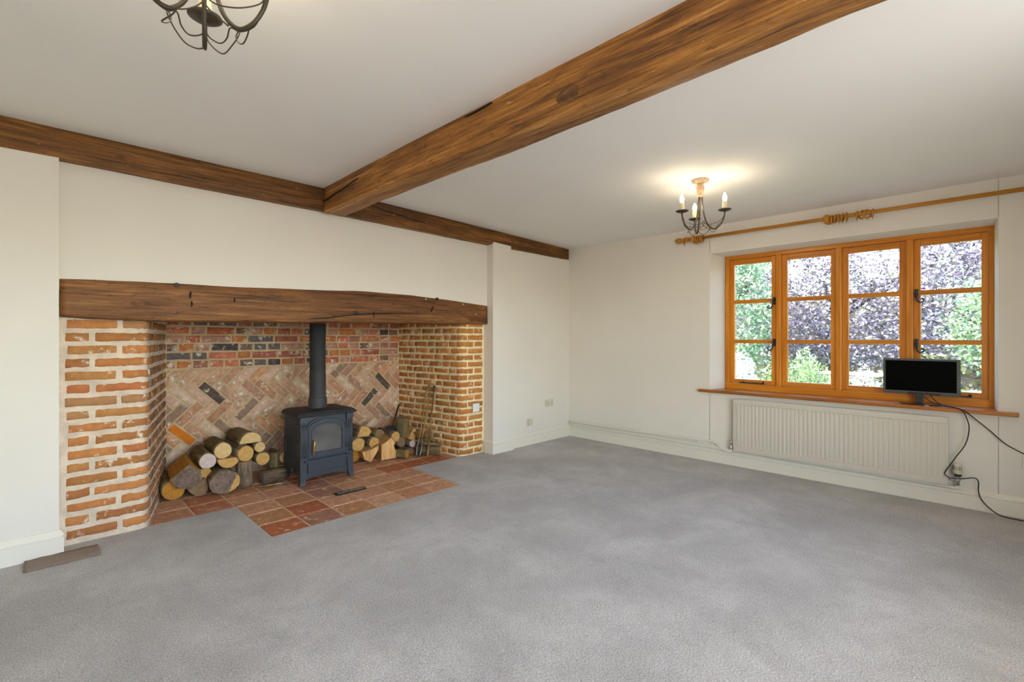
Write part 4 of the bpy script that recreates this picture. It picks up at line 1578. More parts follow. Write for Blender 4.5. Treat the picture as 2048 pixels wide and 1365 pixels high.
for s_ in (-1, 1):
    xa = SXc + s_ * 0.2
    p_ = MB()
    p_.box((xa - 0.026, 3.990, 0.200), (xa + 0.026, 4.03, 0.560), 0, 0.004)
    for o_ in (-0.014, 0.0, 0.014):
        p_.tube([(xa + o_, 3.990, 0.225), (xa + o_, 3.990, 0.505)], 0.0045, 8)
    p_.box((xa - 0.031, 3.983, 0.515), (xa + 0.031, 4.03, 0.562), 0, 0.004)
    p_.box((xa - 0.031, 3.983, 0.196), (xa + 0.031, 4.03, 0.215), 0, 0.004)
    p_.build('pilaster', 'iron', stove, loc=(xa, 4.0, 0.38))


def arch(x0, x1, z0, zs, zt, n=12):
    """closed loop: bottom-left, bottom-right, then over the arch"""
    pts = [(x0, z0), (x1, z0)]
    cx, rx = (x0 + x1) / 2, (x1 - x0) / 2
    for i in range(n + 1):
        a = PI * i / n
        pts.append((cx + rx * math.cos(a), zs + (zt - zs) * math.sin(a)))
    return pts


def ring_prism(outer, inner, y0, y1):
    mb = MB()
    n = len(outer)
    for loop, y in ((outer, y0), (inner, y0), (outer, y1), (inner, y1)):
        mb.v += [(x, y, z) for x, z in loop]
    for i in range(n):
        j = (i + 1) % n
        mb.f += [[i, j, n + j, n + i], [2 * n + i, 3 * n + i, 3 * n + j, 2 * n + j], [i, 2 * n + i, 2 * n + j, j], [n + i, n + j, 3 * n + j, 3 * n + i]]
    mb.m = [0] * len(mb.f)
    mb.sm = [False] * len(mb.f)
    return mb


door = ring_prism(arch(SXc - 0.160, SXc + 0.162, 0.215, 0.455, 0.535), arch(SXc - 0.126, SXc + 0.128, 0.262, 0.425, 0.487), 3.992, 4.014).build('door', 'iron', stove, loc=(SXc, 4.0, 0.37))
ring_prism(arch(SXc - 0.138, SXc + 0.140, 0.250, 0.436, 0.503), arch(SXc - 0.127, SXc + 0.129, 0.261, 0.426, 0.489), 3.986, 3.994).build('door_bead', 'iron', door, loc=(SXc, 3.99, 0.37))
gl = arch(SXc - 0.128, SXc + 0.130, 0.260, 0.424, 0.489)
MB().prism([(z, x) for x, z in gl], 4.000, 4.006, 1).build('door_glass', 'stoveglass', door, loc=(SXc, 4.0, 0.37))
ring_prism(arch(SXc - 0.172, SXc + 0.174, 0.206, 0.468, 0.552), arch(SXc - 0.163, SXc + 0.165, 0.212, 0.458, 0.539), 3.995, 4.014).build('door_surround', 'iron', stove, loc=(SXc, 4.0, 0.37))
hx = SXc - 0.126
MB().tube(spline([(hx, 3.992, 0.362), (hx, 3.966, 0.362), (hx + 0.003, 3.958, 0.345), (hx - 0.004, 3.957, 0.31), (hx - 0.006, 3.962, 0.265), (hx - 0.006, 3.965, 0.245)], 5), [0.007] * 8 + [0.0085] * 10 + [0.006] * 8, 10).build('door_handle', 'brass', door, loc=(hx, 3.97, 0.31))
for z in (0.29, 0.46):
    MB().lathe([(0.009, -0.018), (0.009, 0.018)], 10, org=(SXc + 0.168, 3.986, z)).lathe([(0.005, -0.024), (0.005, 0.024)], 10, org=(SXc + 0.168, 3.986, z)).build('hinge', 'iron', stove, loc=(SXc + 0.168, 3.986, z))
sh = MB()
for (y0, z0, z1) in ((3.972, 0.190, 0.199), (3.980, 0.181, 0.190), (3.962, 0.199, 0.206)):
    sh.box((SXc - 0.20, y0, z0), (SXc + 0.20, 4.02, z1), 0, 0.002)
sh.build('ledge', 'iron', stove, loc=(SXc, 3.99, 0.19))
dr = MB().box((SXc - 0.165, 3.992, 0.095), (SXc + 0.165, 4.01, 0.178), 0, 0.003).build('ash_drawer', 'iron', stove, loc=(SXc, 4.0, 0.13))
ring_prism([(SXc - 0.168, 0.092), (SXc + 0.168, 0.092), (SXc + 0.168, 0.181), (SXc - 0.168, 0.181)], [(SXc - 0.158, 0.102), (SXc + 0.158, 0.102), (SXc + 0.158, 0.171), (SXc - 0.158, 0.171)], 3.986, 3.994).build('drawer_bead', 'iron', dr, loc=(SXc, 3.99, 0.13))
ap = [(SXc - 0.18, 0.092)] + [(SXc - 0.18 + 0.36 * i / 12, 0.045 + 0.018 * math.sin(PI * i / 12)) for i in range(13)] + [(SXc + 0.18, 0.092)]
MB().prism([(z, x) for x, z in ap], 3.995, 4.010, 1).build('apron', 'iron', stove, loc=(SXc, 4.0, 0.07))
for sx in (-1, 1):
    for (yy, dy) in ((4.005, -1), (4.335, 1)):
        lg = MB()
        secs = [(0.200, 0.0, 0.028), (0.13, 0.0, 0.027), (0.09, 0.001, 0.025), (0.05, 0.003, 0.022), (0.018, 0.008, 0.020), (0.006, 0.014, 0.021), (0.0, 0.015, 0.021)]
        for (z, fo, hw) in secs:
            cx = SXc + sx * (0.203 + fo)
            cy = yy + dy * (fo * 0.6)
            lg.v += [(cx - hw, cy - 0.016, z), (cx + hw, cy - 0.016, z), (cx + hw, cy + 0.022, z), (cx - hw, cy + 0.022, z)]
        for i in range(len(secs) - 1):
            for j in range(4):
                lg.f.append([i * 4 + j, i * 4 + (j + 1) % 4, i * 4 + 4 + (j + 1) % 4, i * 4 + 4 + j])
        lg.f += [[0, 1, 2, 3], [24, 25, 26, 27]]
        lg.m = [0] * len(lg.f)
        lg.sm = [False] * len(lg.f)
        lg.build('leg', 'iron', stove, loc=(SXc + sx * 0.21, yy, 0.1))
for sx in (-1, 1):
    xs_ = SXc + sx * 0.222
    for (z0, z1) in ((0.225, 0.36), (0.385, 0.535)):
        lo, hi = (min(xs_, xs_ + sx * 0.006), max(xs_, xs_ + sx * 0.006))
        pf = MB()
        for (a, b, c, d) in ((4.06, 4.33, z0, z0 + 0.008), (4.06, 4.33, z1 - 0.008, z1), (4.06, 4.068, z0, z1), (4.322, 4.33, z0, z1)):
            pf.box((lo, a, c), (hi, b, d))
        pf.build('side_panel_bead', 'iron', stove, loc=(xs_, 4.2, (z0 + z1) / 2))
MB().lathe([(0.012, 0), (0.012, 0.02), (0.02, 0.024), (0.02, 0.036), (0.01, 0.04)], 14, org=(SXc - 0.226, 4.10, 0.12), axis=(-1, 0, 0)).build('air_control_knob', 'ironm', stove, loc=(SXc - 0.24, 4.1, 0.12))

# name plate on the hearth tiles
npl = MB()
pc = Vector((1.766, 3.588, 0))
pw, ph_ = 0.125, 0.031
pts = []
for (cx, cy, a0) in ((pw - 0.008, ph_ - 0.008, 0), (-pw + 0.008, ph_ - 0.008, 90), (-pw + 0.008, -ph_ + 0.008, 180), (pw - 0.008, -ph_ + 0.008, 270)):
    for q in range(4):
        a = math.radians(a0 + q * 30)
        pts.append((pc.x + cx + 0.008 * math.cos(a), pc.y + cy + 0.008 * math.sin(a)))
npl = npl.prism(pts, -0.0022, 0.004, 2).build('name_plate', 'blackiron', loc=(pc.x, pc.y, 0))
tag(npl, 'small black name plate with raised pale letters lying on the hearth tiles', 'name plate')
cu = bpy.data.curves.new('lettering', 'FONT')
cu.body = 'CLEANSTEELS'
cu.size = 0.046
cu.align_x = 'CENTER'
cu.align_y = 'CENTER'
cu.extrude = 0.0008
cu.space_character = 0.82
tx = bpy.data.objects.new('lettering_src', cu)
COL.objects.link(tx)
bpy.context.view_layer.update()
tme = bpy.data.meshes.new_from_object(tx)
bpy.data.objects.remove(tx)
tme.materials.clear()
tme.materials.append(simple('pale_lettering', srgb(170, 165, 148), 0.5))
lt_o = bpy.data.objects.new('lettering', tme)
COL.objects.link(lt_o)
lt_o.parent = npl
lt_o.location = (0, 0, 0.0042)
mxw = max(abs(v.co.x) for v in tme.vertices)
lt_o.scale = (min(1.0, 0.108 / mxw), 1.0, 1.0)

# ------------------------------------------------------------------ logs


def rnd_outline(rx, ry, n=16, jit=0.05, flat=None):
    out = []
    ph = random.random() * 10
    for i in range(n):
        a = 2 * PI * i / n
        k = 1 + jit * mnoise.noise(Vector((math.cos(a) * 1.3 + ph, math.sin(a) * 1.3, ph)))*2
        out.append((rx * k * math.cos(a), ry * k * math.sin(a), 0))
    return out


def half_outline(rx, ry, up=True, n=12):
    """half log: arc plus a split flat side"""
    out = []
    s_ = 1 if up else -1
    for i in range(n + 1):
        a = PI * i / n
        out.append((rx * math.cos(a), s_ * (ry * math.sin(a)) - s_ * ry * 0.45, 1 if i == n else 0))
    if not up:
        out = out[::-1]
        out = [(a, b, 1 if i == len(out) - 1 else 0) for i, (a, b, c) in enumerate(out)]
    return out


def log(label, c, outline, length, yaw, pitch, end, bark='bark', split='split', roll=0.0, taper=0.95, group=None):
    a = Vector((math.sin(yaw) * math.cos(pitch), math.cos(yaw) * math.cos(pitch), math.sin(pitch)))
    u = Vector((math.cos(yaw), -math.sin(yaw), 0))
    v = u.cross(a)
    if roll:
        u, v = u * math.cos(roll) + v * math.sin(roll), v * math.cos(roll) - u * math.sin(roll)
    mt = Matrix((u, v, -a)).transposed().to_4x4()
    mt.translation = Vector(c)
    n = len(outline)
    ns = 5
    mb = MB()
    ph = random.random() * 20
    for q in range(ns + 1):
        t = q / ns
        k = 1 + (taper - 1) * t
        for i, (x, y, f) in enumerate(outline):
            j = 1 + 0.05 * mnoise.noise(Vector((x * 20 + ph, y * 20, t * 3))) if 0 < q else 1
            mb.v.append((x * k * j, y * k * j, -length * t))
    for q in range(ns):
        for i in range(n):
            mb.f.append([q * n + i, q * n + (i + 1) % n, (q + 1) * n + (i + 1) % n, (q + 1) * n + i])
            mb.m.append(outline[i][2])
            mb.sm.append(outline[i][2] == 0)
    mb.f += [list(range(n)), [ns * n + i for i in range(n)]]
    mb.m += [0, 0]
    mb.sm += [False, False]
    o = mb.build('log', [bark, split])
    o.matrix_world = mt
    WORLD[o.name] = Vector(c)
    tag(o, label, 'log', group)
    e = MB()
    k_ = 0.93
    e.v = [(x * k_, y * k_, 0.0015) for x, y, f in outline] + [(x * k_, y * k_, -0.01) for x, y, f in outline]
    e.f = [list(range(n))] + [[i, n + i, n + (i + 1) % n, (i + 1) % n] for i in range(n)]
    e.m = [0] * len(e.f)
    e.sm = [False] * len(e.f)
    eo = e.build('cut_end', end)
    eo.parent = o
    return o, eo


GL = 'logs piled left of the stove'
GR = 'logs piled right of the stove'
ro = rnd_outline
log('amber-ended round log lying lowest and farthest left, beside the brick pier', (0.722, 4.32, 0.078), ro(0.076, 0.074), 0.36, 0.02, 0, 'end_a', 'barkg', group=GL)
wedge = [(-0.10, -0.015, 0), (-0.055, -0.085, 0), (0.02, -0.105, 0), (0.105, -0.055, 0), (0.095, 0.015, 1), (0.02, 0.085, 1)]
log('large split log with a weathered grey face tilted on top of the amber-ended log', (0.79, 4.26, 0.185), wedge, 0.34, 0.10, 0.05, 'splitgrey', 'bark', 'end_a', group=GL)
log('small yellow-ended log peeping out between the tilted grey split log and its neighbour', (0.935, 4.37, 0.150), ro(0.048, 0.048), 0.32, 0.02, 0.0, 'end_y', 'barkg', group=GL)
log('half log with a dull brown oval end on the hearth under the tilted grey one', (0.888, 4.30, 0.055), half_outline(0.066, 0.105, False), 0.34, 0.0, 0, 'end_b', group=GL, roll=0.5)
o5, e5 = log('widest log of the left pile, half grey and half yellow on its end', (1.040, 4.215, 0.090), ro(0.112, 0.088), 0.30, 0.05, 0, 'splitgrey', group=GL)
fy = MB().prism([(0.022, -0.078), (0.060, -0.066), (0.090, -0.040), (0.102, 0.0), (0.092, 0.036), (0.080, 0.046)], 0.001, 0.003, 2).build('pale_facet', 'end_y')
fy.parent = o5
log('round log with a whitish chalky end on the left pile', (0.940, 4.30, 0.262), ro(0.062, 0.062), 0.34, 0.02, 0.03, 'end_w', 'barkg', group=GL)
log('pale-ended round log near the top of the left pile, beside the chalky one', (1.050, 4.32, 0.322), ro(0.066, 0.066), 0.34, 0.02, 0.0, 'end_p', 'barkg', group=GL)
log('half log with its flat side up, wedged under two round logs of the left pile', (1.085, 4.30, 0.222), half_outline(0.080, 0.080, False), 0.32, 0.02, 0.0, 'end_y', group=GL)
log('golden-ended round log resting on the upright log', (1.205, 4.285, 0.276), ro(0.066, 0.066), 0.38, -0.12, 0.02, 'end_y', group=GL)
log('upright log standing on end at the front of the left pile', (1.205, 4.335, 0.204), ro(0.064, 0.062), 0.204, 0, -PI / 2, 'end_p', group=GL, taper=1.0)
log('half-moon log with a pale flat-bottomed end crowning the left pile', (1.262, 4.35, 0.385), half_outline(0.090, 0.092, True), 0.34, -0.05, 0.0, 'end_p', 'barkg', group=GL)
log('smallest round pale log tucked under the half-moon log', (1.335, 4.36, 0.298), ro(0.045, 0.045), 0.34, 0.0, 0, 'end_p', 'barkg', group=GL)
log('round yellow log with a dark knot below the smallest round log', (1.352, 4.345, 0.198), ro(0.056, 0.056), 0.34, 0.0, 0, 'end_y', 'barkg', group=GL)
side = [(-0.055, -0.045, 0), (0.05, -0.048, 0), (0.062, 0.0, 0), (0.045, 0.045, 0), (-0.03, 0.05, 0), (-0.06, 0.01, 0)]
log('rough barked log lying crossways against the stove leg', (1.325, 4.30, 0.052), side, 0.19, PI / 2 - 0.1, 0.0, 'splitgrey', group=GL)
log('thin upright log standing behind the crossways log', (1.478, 4.46, 0.205), ro(0.042, 0.042), 0.205, 0, -PI / 2, 'end_b', 'barkg', group=GL, taper=1.0)
log('narrow pale log half hidden behind the left edge of the stove', (1.557, 4.46, 0.150), ro(0.030, 0.045), 0.28, 0.0, 0, 'end_p', group=GL)

log('round yellow log touching the right side of the stove', (2.205, 4.32, 0.188), ro(0.070, 0.066), 0.34, 0.02, 0, 'end_y', group=GR)
ir2 = [(-0.075, -0.045, 0), (0.05, -0.05, 0), (0.085, -0.01, 1), (0.05, 0.05, 1), (-0.03, 0.065, 0)]
log('split orange log lying highest on the right pile', (2.285, 4.36, 0.292), ir2, 0.30, 0.0, 0, 'end_y', group=GR)
log('round log with clear rings in the middle of the right pile', (2.378, 4.33, 0.178), ro(0.053, 0.053), 0.34, 0.0, 0, 'end_y', group=GR)
log('amber log low down behind the right stove leg', (2.205, 4.40, 0.062), ro(0.060, 0.060), 0.32, 0.0, 0, 'end_a', group=GR)
ir5 = [(-0.085, 0.03, 1), (-0.06, -0.05, 1), (0.005, -0.085, 1), (0.035, -0.045, 1), (0.085, 0.03, 1), (0.09, 0.075, 1), (0.02, 0.045, 1)]
log('jagged split log leaning at the front beside the stove', (2.305, 4.27, 0.086), ir5, 0.26, 0.1, 0, 'splitv', group=GR)
ir6 = [(-0.080, -0.112, 1), (0.075, -0.108, 1), (0.080, -0.04, 1), (0.055, 0.02, 1), (0.072, 0.055, 1), (0.030, 0.115, 1), (-0.02, 0.080, 1), (-0.078, 0.050, 1)]
log('tall pale split block with vertical grain at the front of the right pile', (2.490, 4.24, 0.113), ir6, 0.20, 0.15, 0.0, 'splitv', group=GR)
log('round pinkish log end perched above the tall split block', (2.622, 4.33, 0.200), ro(0.052, 0.052), 0.34, 0.0, 0, 'end_y', group=GR)
log('brown-ended log half hidden behind the ringed log of the right pile', (2.510, 4.45, 0.215), ro(0.054, 0.054), 0.30, 0.0, 0, 'end_b', 'barkg', group=GR)
log('dark barked round log beside the pinkish one', (2.722, 4.38, 0.118), ro(0.050, 0.050), 0.32, 0.0, 0, 'end_b', group=GR)
log('short log with a bright yellow end pointing out beside the tall split block', (2.655, 4.165, 0.046), ro(0.044, 0.044), 0.22, -0.55, 0.0, 'end_a', 'barkg', group=GR)
log('stout upright log standing against the back corner of the recess', (2.845, 4.56, 0.345), ro(0.072, 0.070), 0.345, 0, -PI / 2 + 0.03, 'end_b', 'barkg', group=GR, taper=1.0)
log('triangular split log leaning behind the fire tongs', (2.860, 4.40, 0.165), [(-0.075, -0.07, 1), (0.04, -0.075, 1), (0.06, 0.06, 1), (0.03, 0.085, 1)], 0.12, 0.1, 0.0, 'splitv', group=GR)
log('little whitish log end low beside the fire tongs', (2.800, 4.29, 0.105), ro(0.038, 0.036), 0.26, 0.0, 0, 'end_w', group=GR)
log('quarter log with a curved brown face against the right brick cheek', (2.935, 4.21, 0.165), [(-0.06, 0.045, 1), (0.01, -0.06, 0), (0.06, -0.02, 0), (0.075, 0.05, 1)], 0.16, -0.1, 0.0, 'end_b', group=GR)
log('log lying crossways at the far right with its end facing the room', (2.985, 4.035, 0.053), ro(0.052, 0.050), 0.24, -0.72, 0.0, 'end_y', 'barkg', group=GR)
log('small bark covered log on the floor under the whitish log end', (2.775, 4.27, 0.034), ro(0.034, 0.032), 0.24, 0.0, 0, 'end_b', group=GR)

# ------------------------------------------------------------------ fire irons
tg = root('fire_tongs', (2.76, 4.14, 0))
tag(tg, 'pair of old brass and iron fire tongs leaning on the right brick cheek', 'fire tongs')
T0, T1 = Vector((2.990, 4.262, 0.690)), Vector((2.765, 4.135, 0.006))
for s_ in (-1, 1):
    d = Vector((0.010, -0.012, 0)) * s_
    pts = [T0 + d * 0.5, T0.lerp(T1, 0.1) + d * 1.3, T0.lerp(T1, 0.45) + d * 1.1, T0.lerp(T1, 0.75) + d * 0.9]
    MB().tube(spline(pts, 5), 0.0072, 8).build('arm', 'dullbrass', tg, loc=tuple(T0.lerp(T1, 0.4)))
    pts = [T0.lerp(T1, 0.74) + d * 0.9, T0.lerp(T1, 0.88) + d * 1.6, T1 + d * 0.9]
    MB().tube(spline(pts, 5), [0.0085] * 5 + [0.011] * 5 + [0.006], 8).build('jaw', 'darksteel', tg, loc=tuple(T0.lerp(T1, 0.9)))
MB().lathe([(0.006, -0.02), (0.012, -0.015), (0.013, 0), (0.008, 0.012), (0.011, 0.022), (0.004, 0.03)], 12, org=tuple(T0), axis=tuple(T0 - T1)).build('hinge_knob', 'dullbrass', tg, loc=tuple(T0))
pk = root('poker', (2.82, 4.06, 0))
tag(pk, 'brass handled poker with an ornate scrolled collar leaning beside the tongs', 'poker')
P0, P1 = Vector((3.005, 4.190, 0.680)), Vector((2.825, 4.055, 0.004))
MB().tube([P0.lerp(P1, 0.05), P0.lerp(P1, 0.5), P0.lerp(P1, 0.72)], 0.0078, 8).build('shaft', 'dullbrass', pk, loc=tuple(P0.lerp(P1, 0.4)))
MB().tube([P0.lerp(P1, 0.72), P0.lerp(P1, 0.97), P1], [0.012, 0.009, 0.005], 8).build('tip', 'dullbrass', pk, loc=tuple(P0.lerp(P1, 0.9)))
MB().lathe([(0.004, -0.03), (0.010, -0.026), (0.014, -0.012), (0.016, 0.004), (0.012, 0.018), (0.016, 0.026), (0.006, 0.034)], 12, org=tuple(P0), axis=tuple(P0 - P1)).build('knob', 'bronze', pk, loc=tuple(P0))
cp = P0.lerp(P1, 0.70)
sc_ = MB()
for s_ in (-1, 1):
    U = CAM_R * s_
    pts = [cp + Vector((0, 0, 0.075)) + U * 0.012, cp + Vector((0, 0, 0.045)) + U * 0.022, cp + U * 0.030 + Vector((0, 0, 0.010)), cp + U * 0.018 + Vector((0, 0, -0.030)), cp + U * 0.040 + Vector((0, 0, -0.045)), cp + U * 0.046 + Vector((0, 0, -0.022))]
    sc_.tube(spline(pts, 5), 0.006, 7)
sc_.build('scroll_collar', 'dullbrass', pk, loc=tuple(cp))
shv = root('fire_shovel', (2.77, 4.52, 0.2))
tag(shv, 'dark iron fire shovel propped upside on the logs at the recess corner', 'shovel')
S0, S1 = Vector((2.865, 4.66, 0.475)), Vector((2.735, 4.58, 0.265))
MB().tube([S0, S0.lerp(S1, 0.5), S1], [0.011, 0.0095, 0.006], 10).build('handle', 'blackiron', shv, loc=tuple(S0))
bl = MB()
bd = (S1 - S0).normalized()
bu = bd.cross(Vector((0.5, 0.85, 0))).normalized()
bw_ = bd.cross(bu)
for (t, w, dp) in ((0.0, 0.03, 0.0), (0.02, 0.062, 0.004), (0.12, 0.068, 0.008), (0.15, 0.060, 0.006)):
    c_ = S1 + bd * t
    for (k_, dd) in ((-1, 0.018), (-0.85, 0.0), (0.85, 0.0), (1, 0.018)):
        bl.v.append(tuple(c_ + bu * w * k_ + bw_ * (dp - dd)))
for i in range(3):
    for j in range(3):
        bl.f.append([i * 4 + j, i * 4 + j + 1, i * 4 + j + 5, i * 4 + j + 4])
bl.m = [0] * 9
bl.sm = [False] * 9
bo = bl.build('blade', 'blackiron', shv, loc=tuple(S1))
md = bo.modifiers.new('thick', 'SOLIDIFY')
md.thickness = 0.003
fk = root('toasting_fork', (1.39, 4.19, 0.0))
tag(fk, 'slim steel toasting fork with a wooden grip lying in front of the left log pile', 'toasting fork')
F0, F1 = Vector((1.245, 4.190, 0.010)), Vector((1.545, 4.125, 0.018))
MB().tube([F0, F0.lerp(F1, 0.5), F1], 0.0035, 8).build('rod', 'steel', fk, loc=tuple(F0))
MB().tube([F0.lerp(F1, 0.2), F0.lerp(F1, 0.24), F0.lerp(F1, 0.35), F0.lerp(F1, 0.46), F0.lerp(F1, 0.5)], [0.007, 0.0105, 0.0095, 0.0105, 0.007], 10).build('wooden_grip', 'barkg', fk, loc=tuple(F0.lerp(F1, 0.35)))
MB().tube(spline([F1, F1 + Vector((0.02, 0.0, 0.012)), F1 + Vector((0.018, 0.006, 0.028)), F1 + Vector((0.006, 0.008, 0.026))], 4), 0.003, 7).build('hook', 'dullbrass', fk, loc=tuple(F1))

# ------------------------------------------------------------------ carpet offcut
oc = MB()
nx_, ny_ = 14, 6
for j in range(ny_ + 1):
    for i in range(nx_ + 1):
        x = -0.052 + 0.304 * i / nx_ + 0.006 * mnoise.noise(Vector((i, j * .3, 0)))
        y = 3.528 + 0.160 * j / ny_ + 0.004 * mnoise.noise(Vector((i * .4, j, 4)))
        z = 0.012 + 0.004 * mnoise.noise(Vector((i * .5, j * .5, 8)))
        oc.v.append((x, y, z))
for j in range(ny_):
    for i in range(nx_):
        a = j * (nx_ + 1) + i
        oc.f.append([a, a + 1, a + nx_ + 2, a + nx_ + 1])
        oc.m.append(0)
        oc.sm.append(True)
o = oc.build('carpet_offcut', 'offcut', loc=(0.1, 3.6, 0.0), fix=False)
md = o.modifiers.new('thick', 'SOLIDIFY')
md.thickness = 0.011
md.offset = -1
tag(o, 'strip of brown carpet offcut lying face down by the left pier', 'carpet offcut')


# ------------------------------------------------------------------ chandeliers
def chandelier(hx, hy, ang0, label):
    hz = ceil_z(hx)
    H = Vector((hx, hy, hz))
    r0 = root('chandelier', (hx, hy, hz))
    tag(r0, label, 'chandelier', 'three-light candle chandeliers')
    MB().lathe([(0.030, -0.024), (0.036, -0.022), (0.045, -0.016), (0.056, -0.012), (0.060, -0.006), (0.060, 0.002)], 28, org=tuple(H)).build('ceiling_rose', 'antique', r0, loc=tuple(H))
    MB().lathe([(0.010, -0.128), (0.024, -0.120), (0.027, -0.110), (0.020, -0.102), (0.024, -0.088), (0.028, -0.07), (0.028, -0.05), (0.021, -0.034), (0.022, -0.022)], 18, org=tuple(H)).build('stem', 'antique', r0, loc=(hx, hy, hz - 0.07))
    dirs = []
    for i in range(3):
        a = ang0 + i * 2 * PI / 3
        d = CAM_R * math.cos(a) + CAM_F * math.sin(a)
        dirs.append((d, a))
        P = lambda r, z: H + d * r + Vector((0, 0, z))
        prof = [(0.010, -0.108), (0.014, -0.150), (0.021, -0.215), (0.033, -0.280), (0.055, -0.335), (0.090, -0.366), (0.128, -0.350), (0.155, -0.310), (0.166, -0.268), (0.167, -0.252)]
        arm = MB().tube(spline([P(r, z) for r, z in prof], 5), 0.0058, 10).build('arm', 'bronze', r0, loc=tuple(P(0.09, -0.3)))
        c = P(0.167, -0.250)
        MB().lathe([(0.006, -0.006), (0.018, -0.003), (0.036, 0.003), (0.045, 0.009), (0.044, 0.0105), (0.030, 0.006), (0.012, 0.004)], 24, org=tuple(c)).build('drip_dish', 'bronze', arm, loc=tuple(c))
        MB().lathe([(0.0165, 0.004), (0.0170, 0.03), (0.0165, 0.066), (0.012, 0.070)], 16, org=tuple(c)).build('candle_sleeve', 'candle', arm, loc=tuple(c))
        MB().lathe([(0.007, 0.068), (0.010, 0.073), (0.0135, 0.083), (0.0145, 0.092), (0.0128, 0.104), (0.008, 0.117), (0.004, 0.126), (0.001, 0.130)], 16, org=tuple(c)).build('candle_bulb', 'bulb', arm, loc=tuple(c))
    for i in range(3):
        d0, a0 = dirs[i]
        a1 = a0 + 2 * PI / 3

        def Q(t, r, z, da=0.0):
            a = a0 + (a1 - a0) * t + da
            return H + (CAM_R * math.cos(a) + CAM_F * math.sin(a)) * r + Vector((0, 0, z))
        sw1 = [Q(0, 0.165, -0.272), Q(0.03, 0.150, -0.305), Q(0.15, 0.118, -0.335), Q(0.32, 0.085, -0.340), Q(0.5, 0.070, -0.325), Q(0.68, 0.085, -0.340), Q(0.85, 0.118, -0.335), Q(0.97, 0.150, -0.305), Q(1, 0.165, -0.272)]
        MB().tube(spline(sw1, 6), 0.0019, 6).build('wire_swag', 'bronze', r0, loc=tuple(Q(0.5, 0.07, -0.33)))
        sw2 = [Q(0.0, 0.118, -0.356), Q(0.08, 0.105, -0.372), Q(0.24, 0.090, -0.378), Q(0.42, 0.085, -0.362), Q(0.53, 0.090, -0.336), Q(0.5, 0.095, -0.318), Q(0.46, 0.090, -0.336), Q(0.58, 0.085, -0.362), Q(0.76, 0.090, -0.380), Q(0.92, 0.070, -0.366), Q(1.0, 0.058, -0.338)]
        MB().tube(spline(sw2, 6), 0.0019, 6).build('wire_scroll', 'bronze', r0, loc=tuple(Q(0.5, 0.09, -0.35)))
    return r0


chandelier(3.405, 1.474, math.radians(82), 'lit three-arm candle chandelier hanging from the ceiling near the window')
chandelier(0.311, 1.462, math.radians(122), 'lit three-arm candle chandelier nearest the camera, cut by the top of the view')

# ------------------------------------------------------------------ the garden
gd = MB().box((5.03, -14, -0.6), (40, 30, -0.25)).build('ground', 'lawn')
tag(gd, kind='structure')
pv = MB().box((5.03, -3.0, -0.26), (6.2, 6.0, -0.235)).build('patio', 'path')
tag(pv, kind='structure')
rng = np.random.default_rng(11)


def leaf_mesh(name, pts, size, mat, parent=None, loc=(0, 0, 0), up=0.25, aspect=0.6):
    n = len(pts)
    nrm = rng.normal(size=(n, 3))
    nrm[:, 2] = np.abs(nrm[:, 2]) + up
    nrm /= np.linalg.norm(nrm, axis=1)[:, None]
    t = rng.normal(size=(n, 3))
    t -= nrm * np.sum(t * nrm, axis=1)[:, None]
    t /= np.linalg.norm(t, axis=1)[:, None]
    b = np.cross(nrm, t)
    s = size * (0.6 + 0.8 * rng.random(n))[:, None]
    V = np.empty((n, 4, 3))
    V[:, 0] = pts - t * s
    V[:, 1] = pts - b * s * aspect
    V[:, 2] = pts + t * s
    V[:, 3] = pts + b * s * aspect
    V = V.reshape(-1, 3) - np.array(loc)
    me = bpy.data.meshes.new(name)
    me.vertices.add(4 * n)
    me.vertices.foreach_set('co', V.ravel())
    me.loops.add(4 * n)
    me.loops.foreach_set('vertex_index', np.arange(4 * n))
    me.polygons.add(n)
    me.polygons.foreach_set('loop_start', np.arange(0, 4 * n, 4))
    me.polygons.foreach_set('loop_total', np.full(n, 4))
    me.materials.append(M[mat])
    me.update(calc_edges=True)
    me.validate()
    o = bpy.data.objects.new(name, me)
    COL.objects.link(o)
    if parent is not None:
        o.parent = parent
        o.location = Vector(loc) - WORLD[parent.name]
    else:
        o.location = loc
    WORLD[o.name] = Vector(loc)
    o['kind'] = 'stuff'
    return o


def crown_pts(c, rad, clumps, per, spread, zmin=None, front=0.35):
    d = rng.normal(size=(clumps * 3, 3))
    d /= np.linalg.norm(d, axis=1)[:, None]
    d = d[(d[:, 0] < front)][:clumps]
    rr = 0.72 + 0.30 * rng.random(len(d))
    cc = np.array(c) + d * rr[:, None] * np.array(rad)
    p = np.repeat(cc, per, axis=0) + rng.normal(size=(len(cc) * per, 3)) * spread
    if zmin is not None:
        p = p[p[:, 2] > zmin]
    return p


def tree(name, label, c, rad, clumps, per, spread, size, mat, trunk_r, zmin=0.6, group=None):
    r = root(name, (c[0], c[1], -0.25))
    tag(r, label, 'tree', group)
    leaf_mesh('crown', crown_pts(c, rad, clumps, per, spread, zmin), size, mat, r, loc=c)
    t = MB()
    base = Vector((c[0], c[1], -0.25))
    t.tube([base, base + Vector((0.05, 0.05, 1.0)), Vector(c)], [trunk_r, trunk_r * 0.8, trunk_r * 0.5], 10)
    for i in range(6):
        a = i * 1.05
        st_ = base + Vector((0, 0, 1.0 + 0.25 * i))
        t.tube([st_, st_ + Vector((math.cos(a) * 0.7, math.sin(a) * 0.9, 0.5)), st_ + Vector((math.cos(a) * rad[0] * 0.6, math.sin(a) * rad[1] * 0.6, 1.0))], [trunk_r * 0.45, trunk_r * 0.3, trunk_r * 0.12], 7)
    t.build('trunk', 'trunk', r, loc=(c[0], c[1], -0.25))
    return r


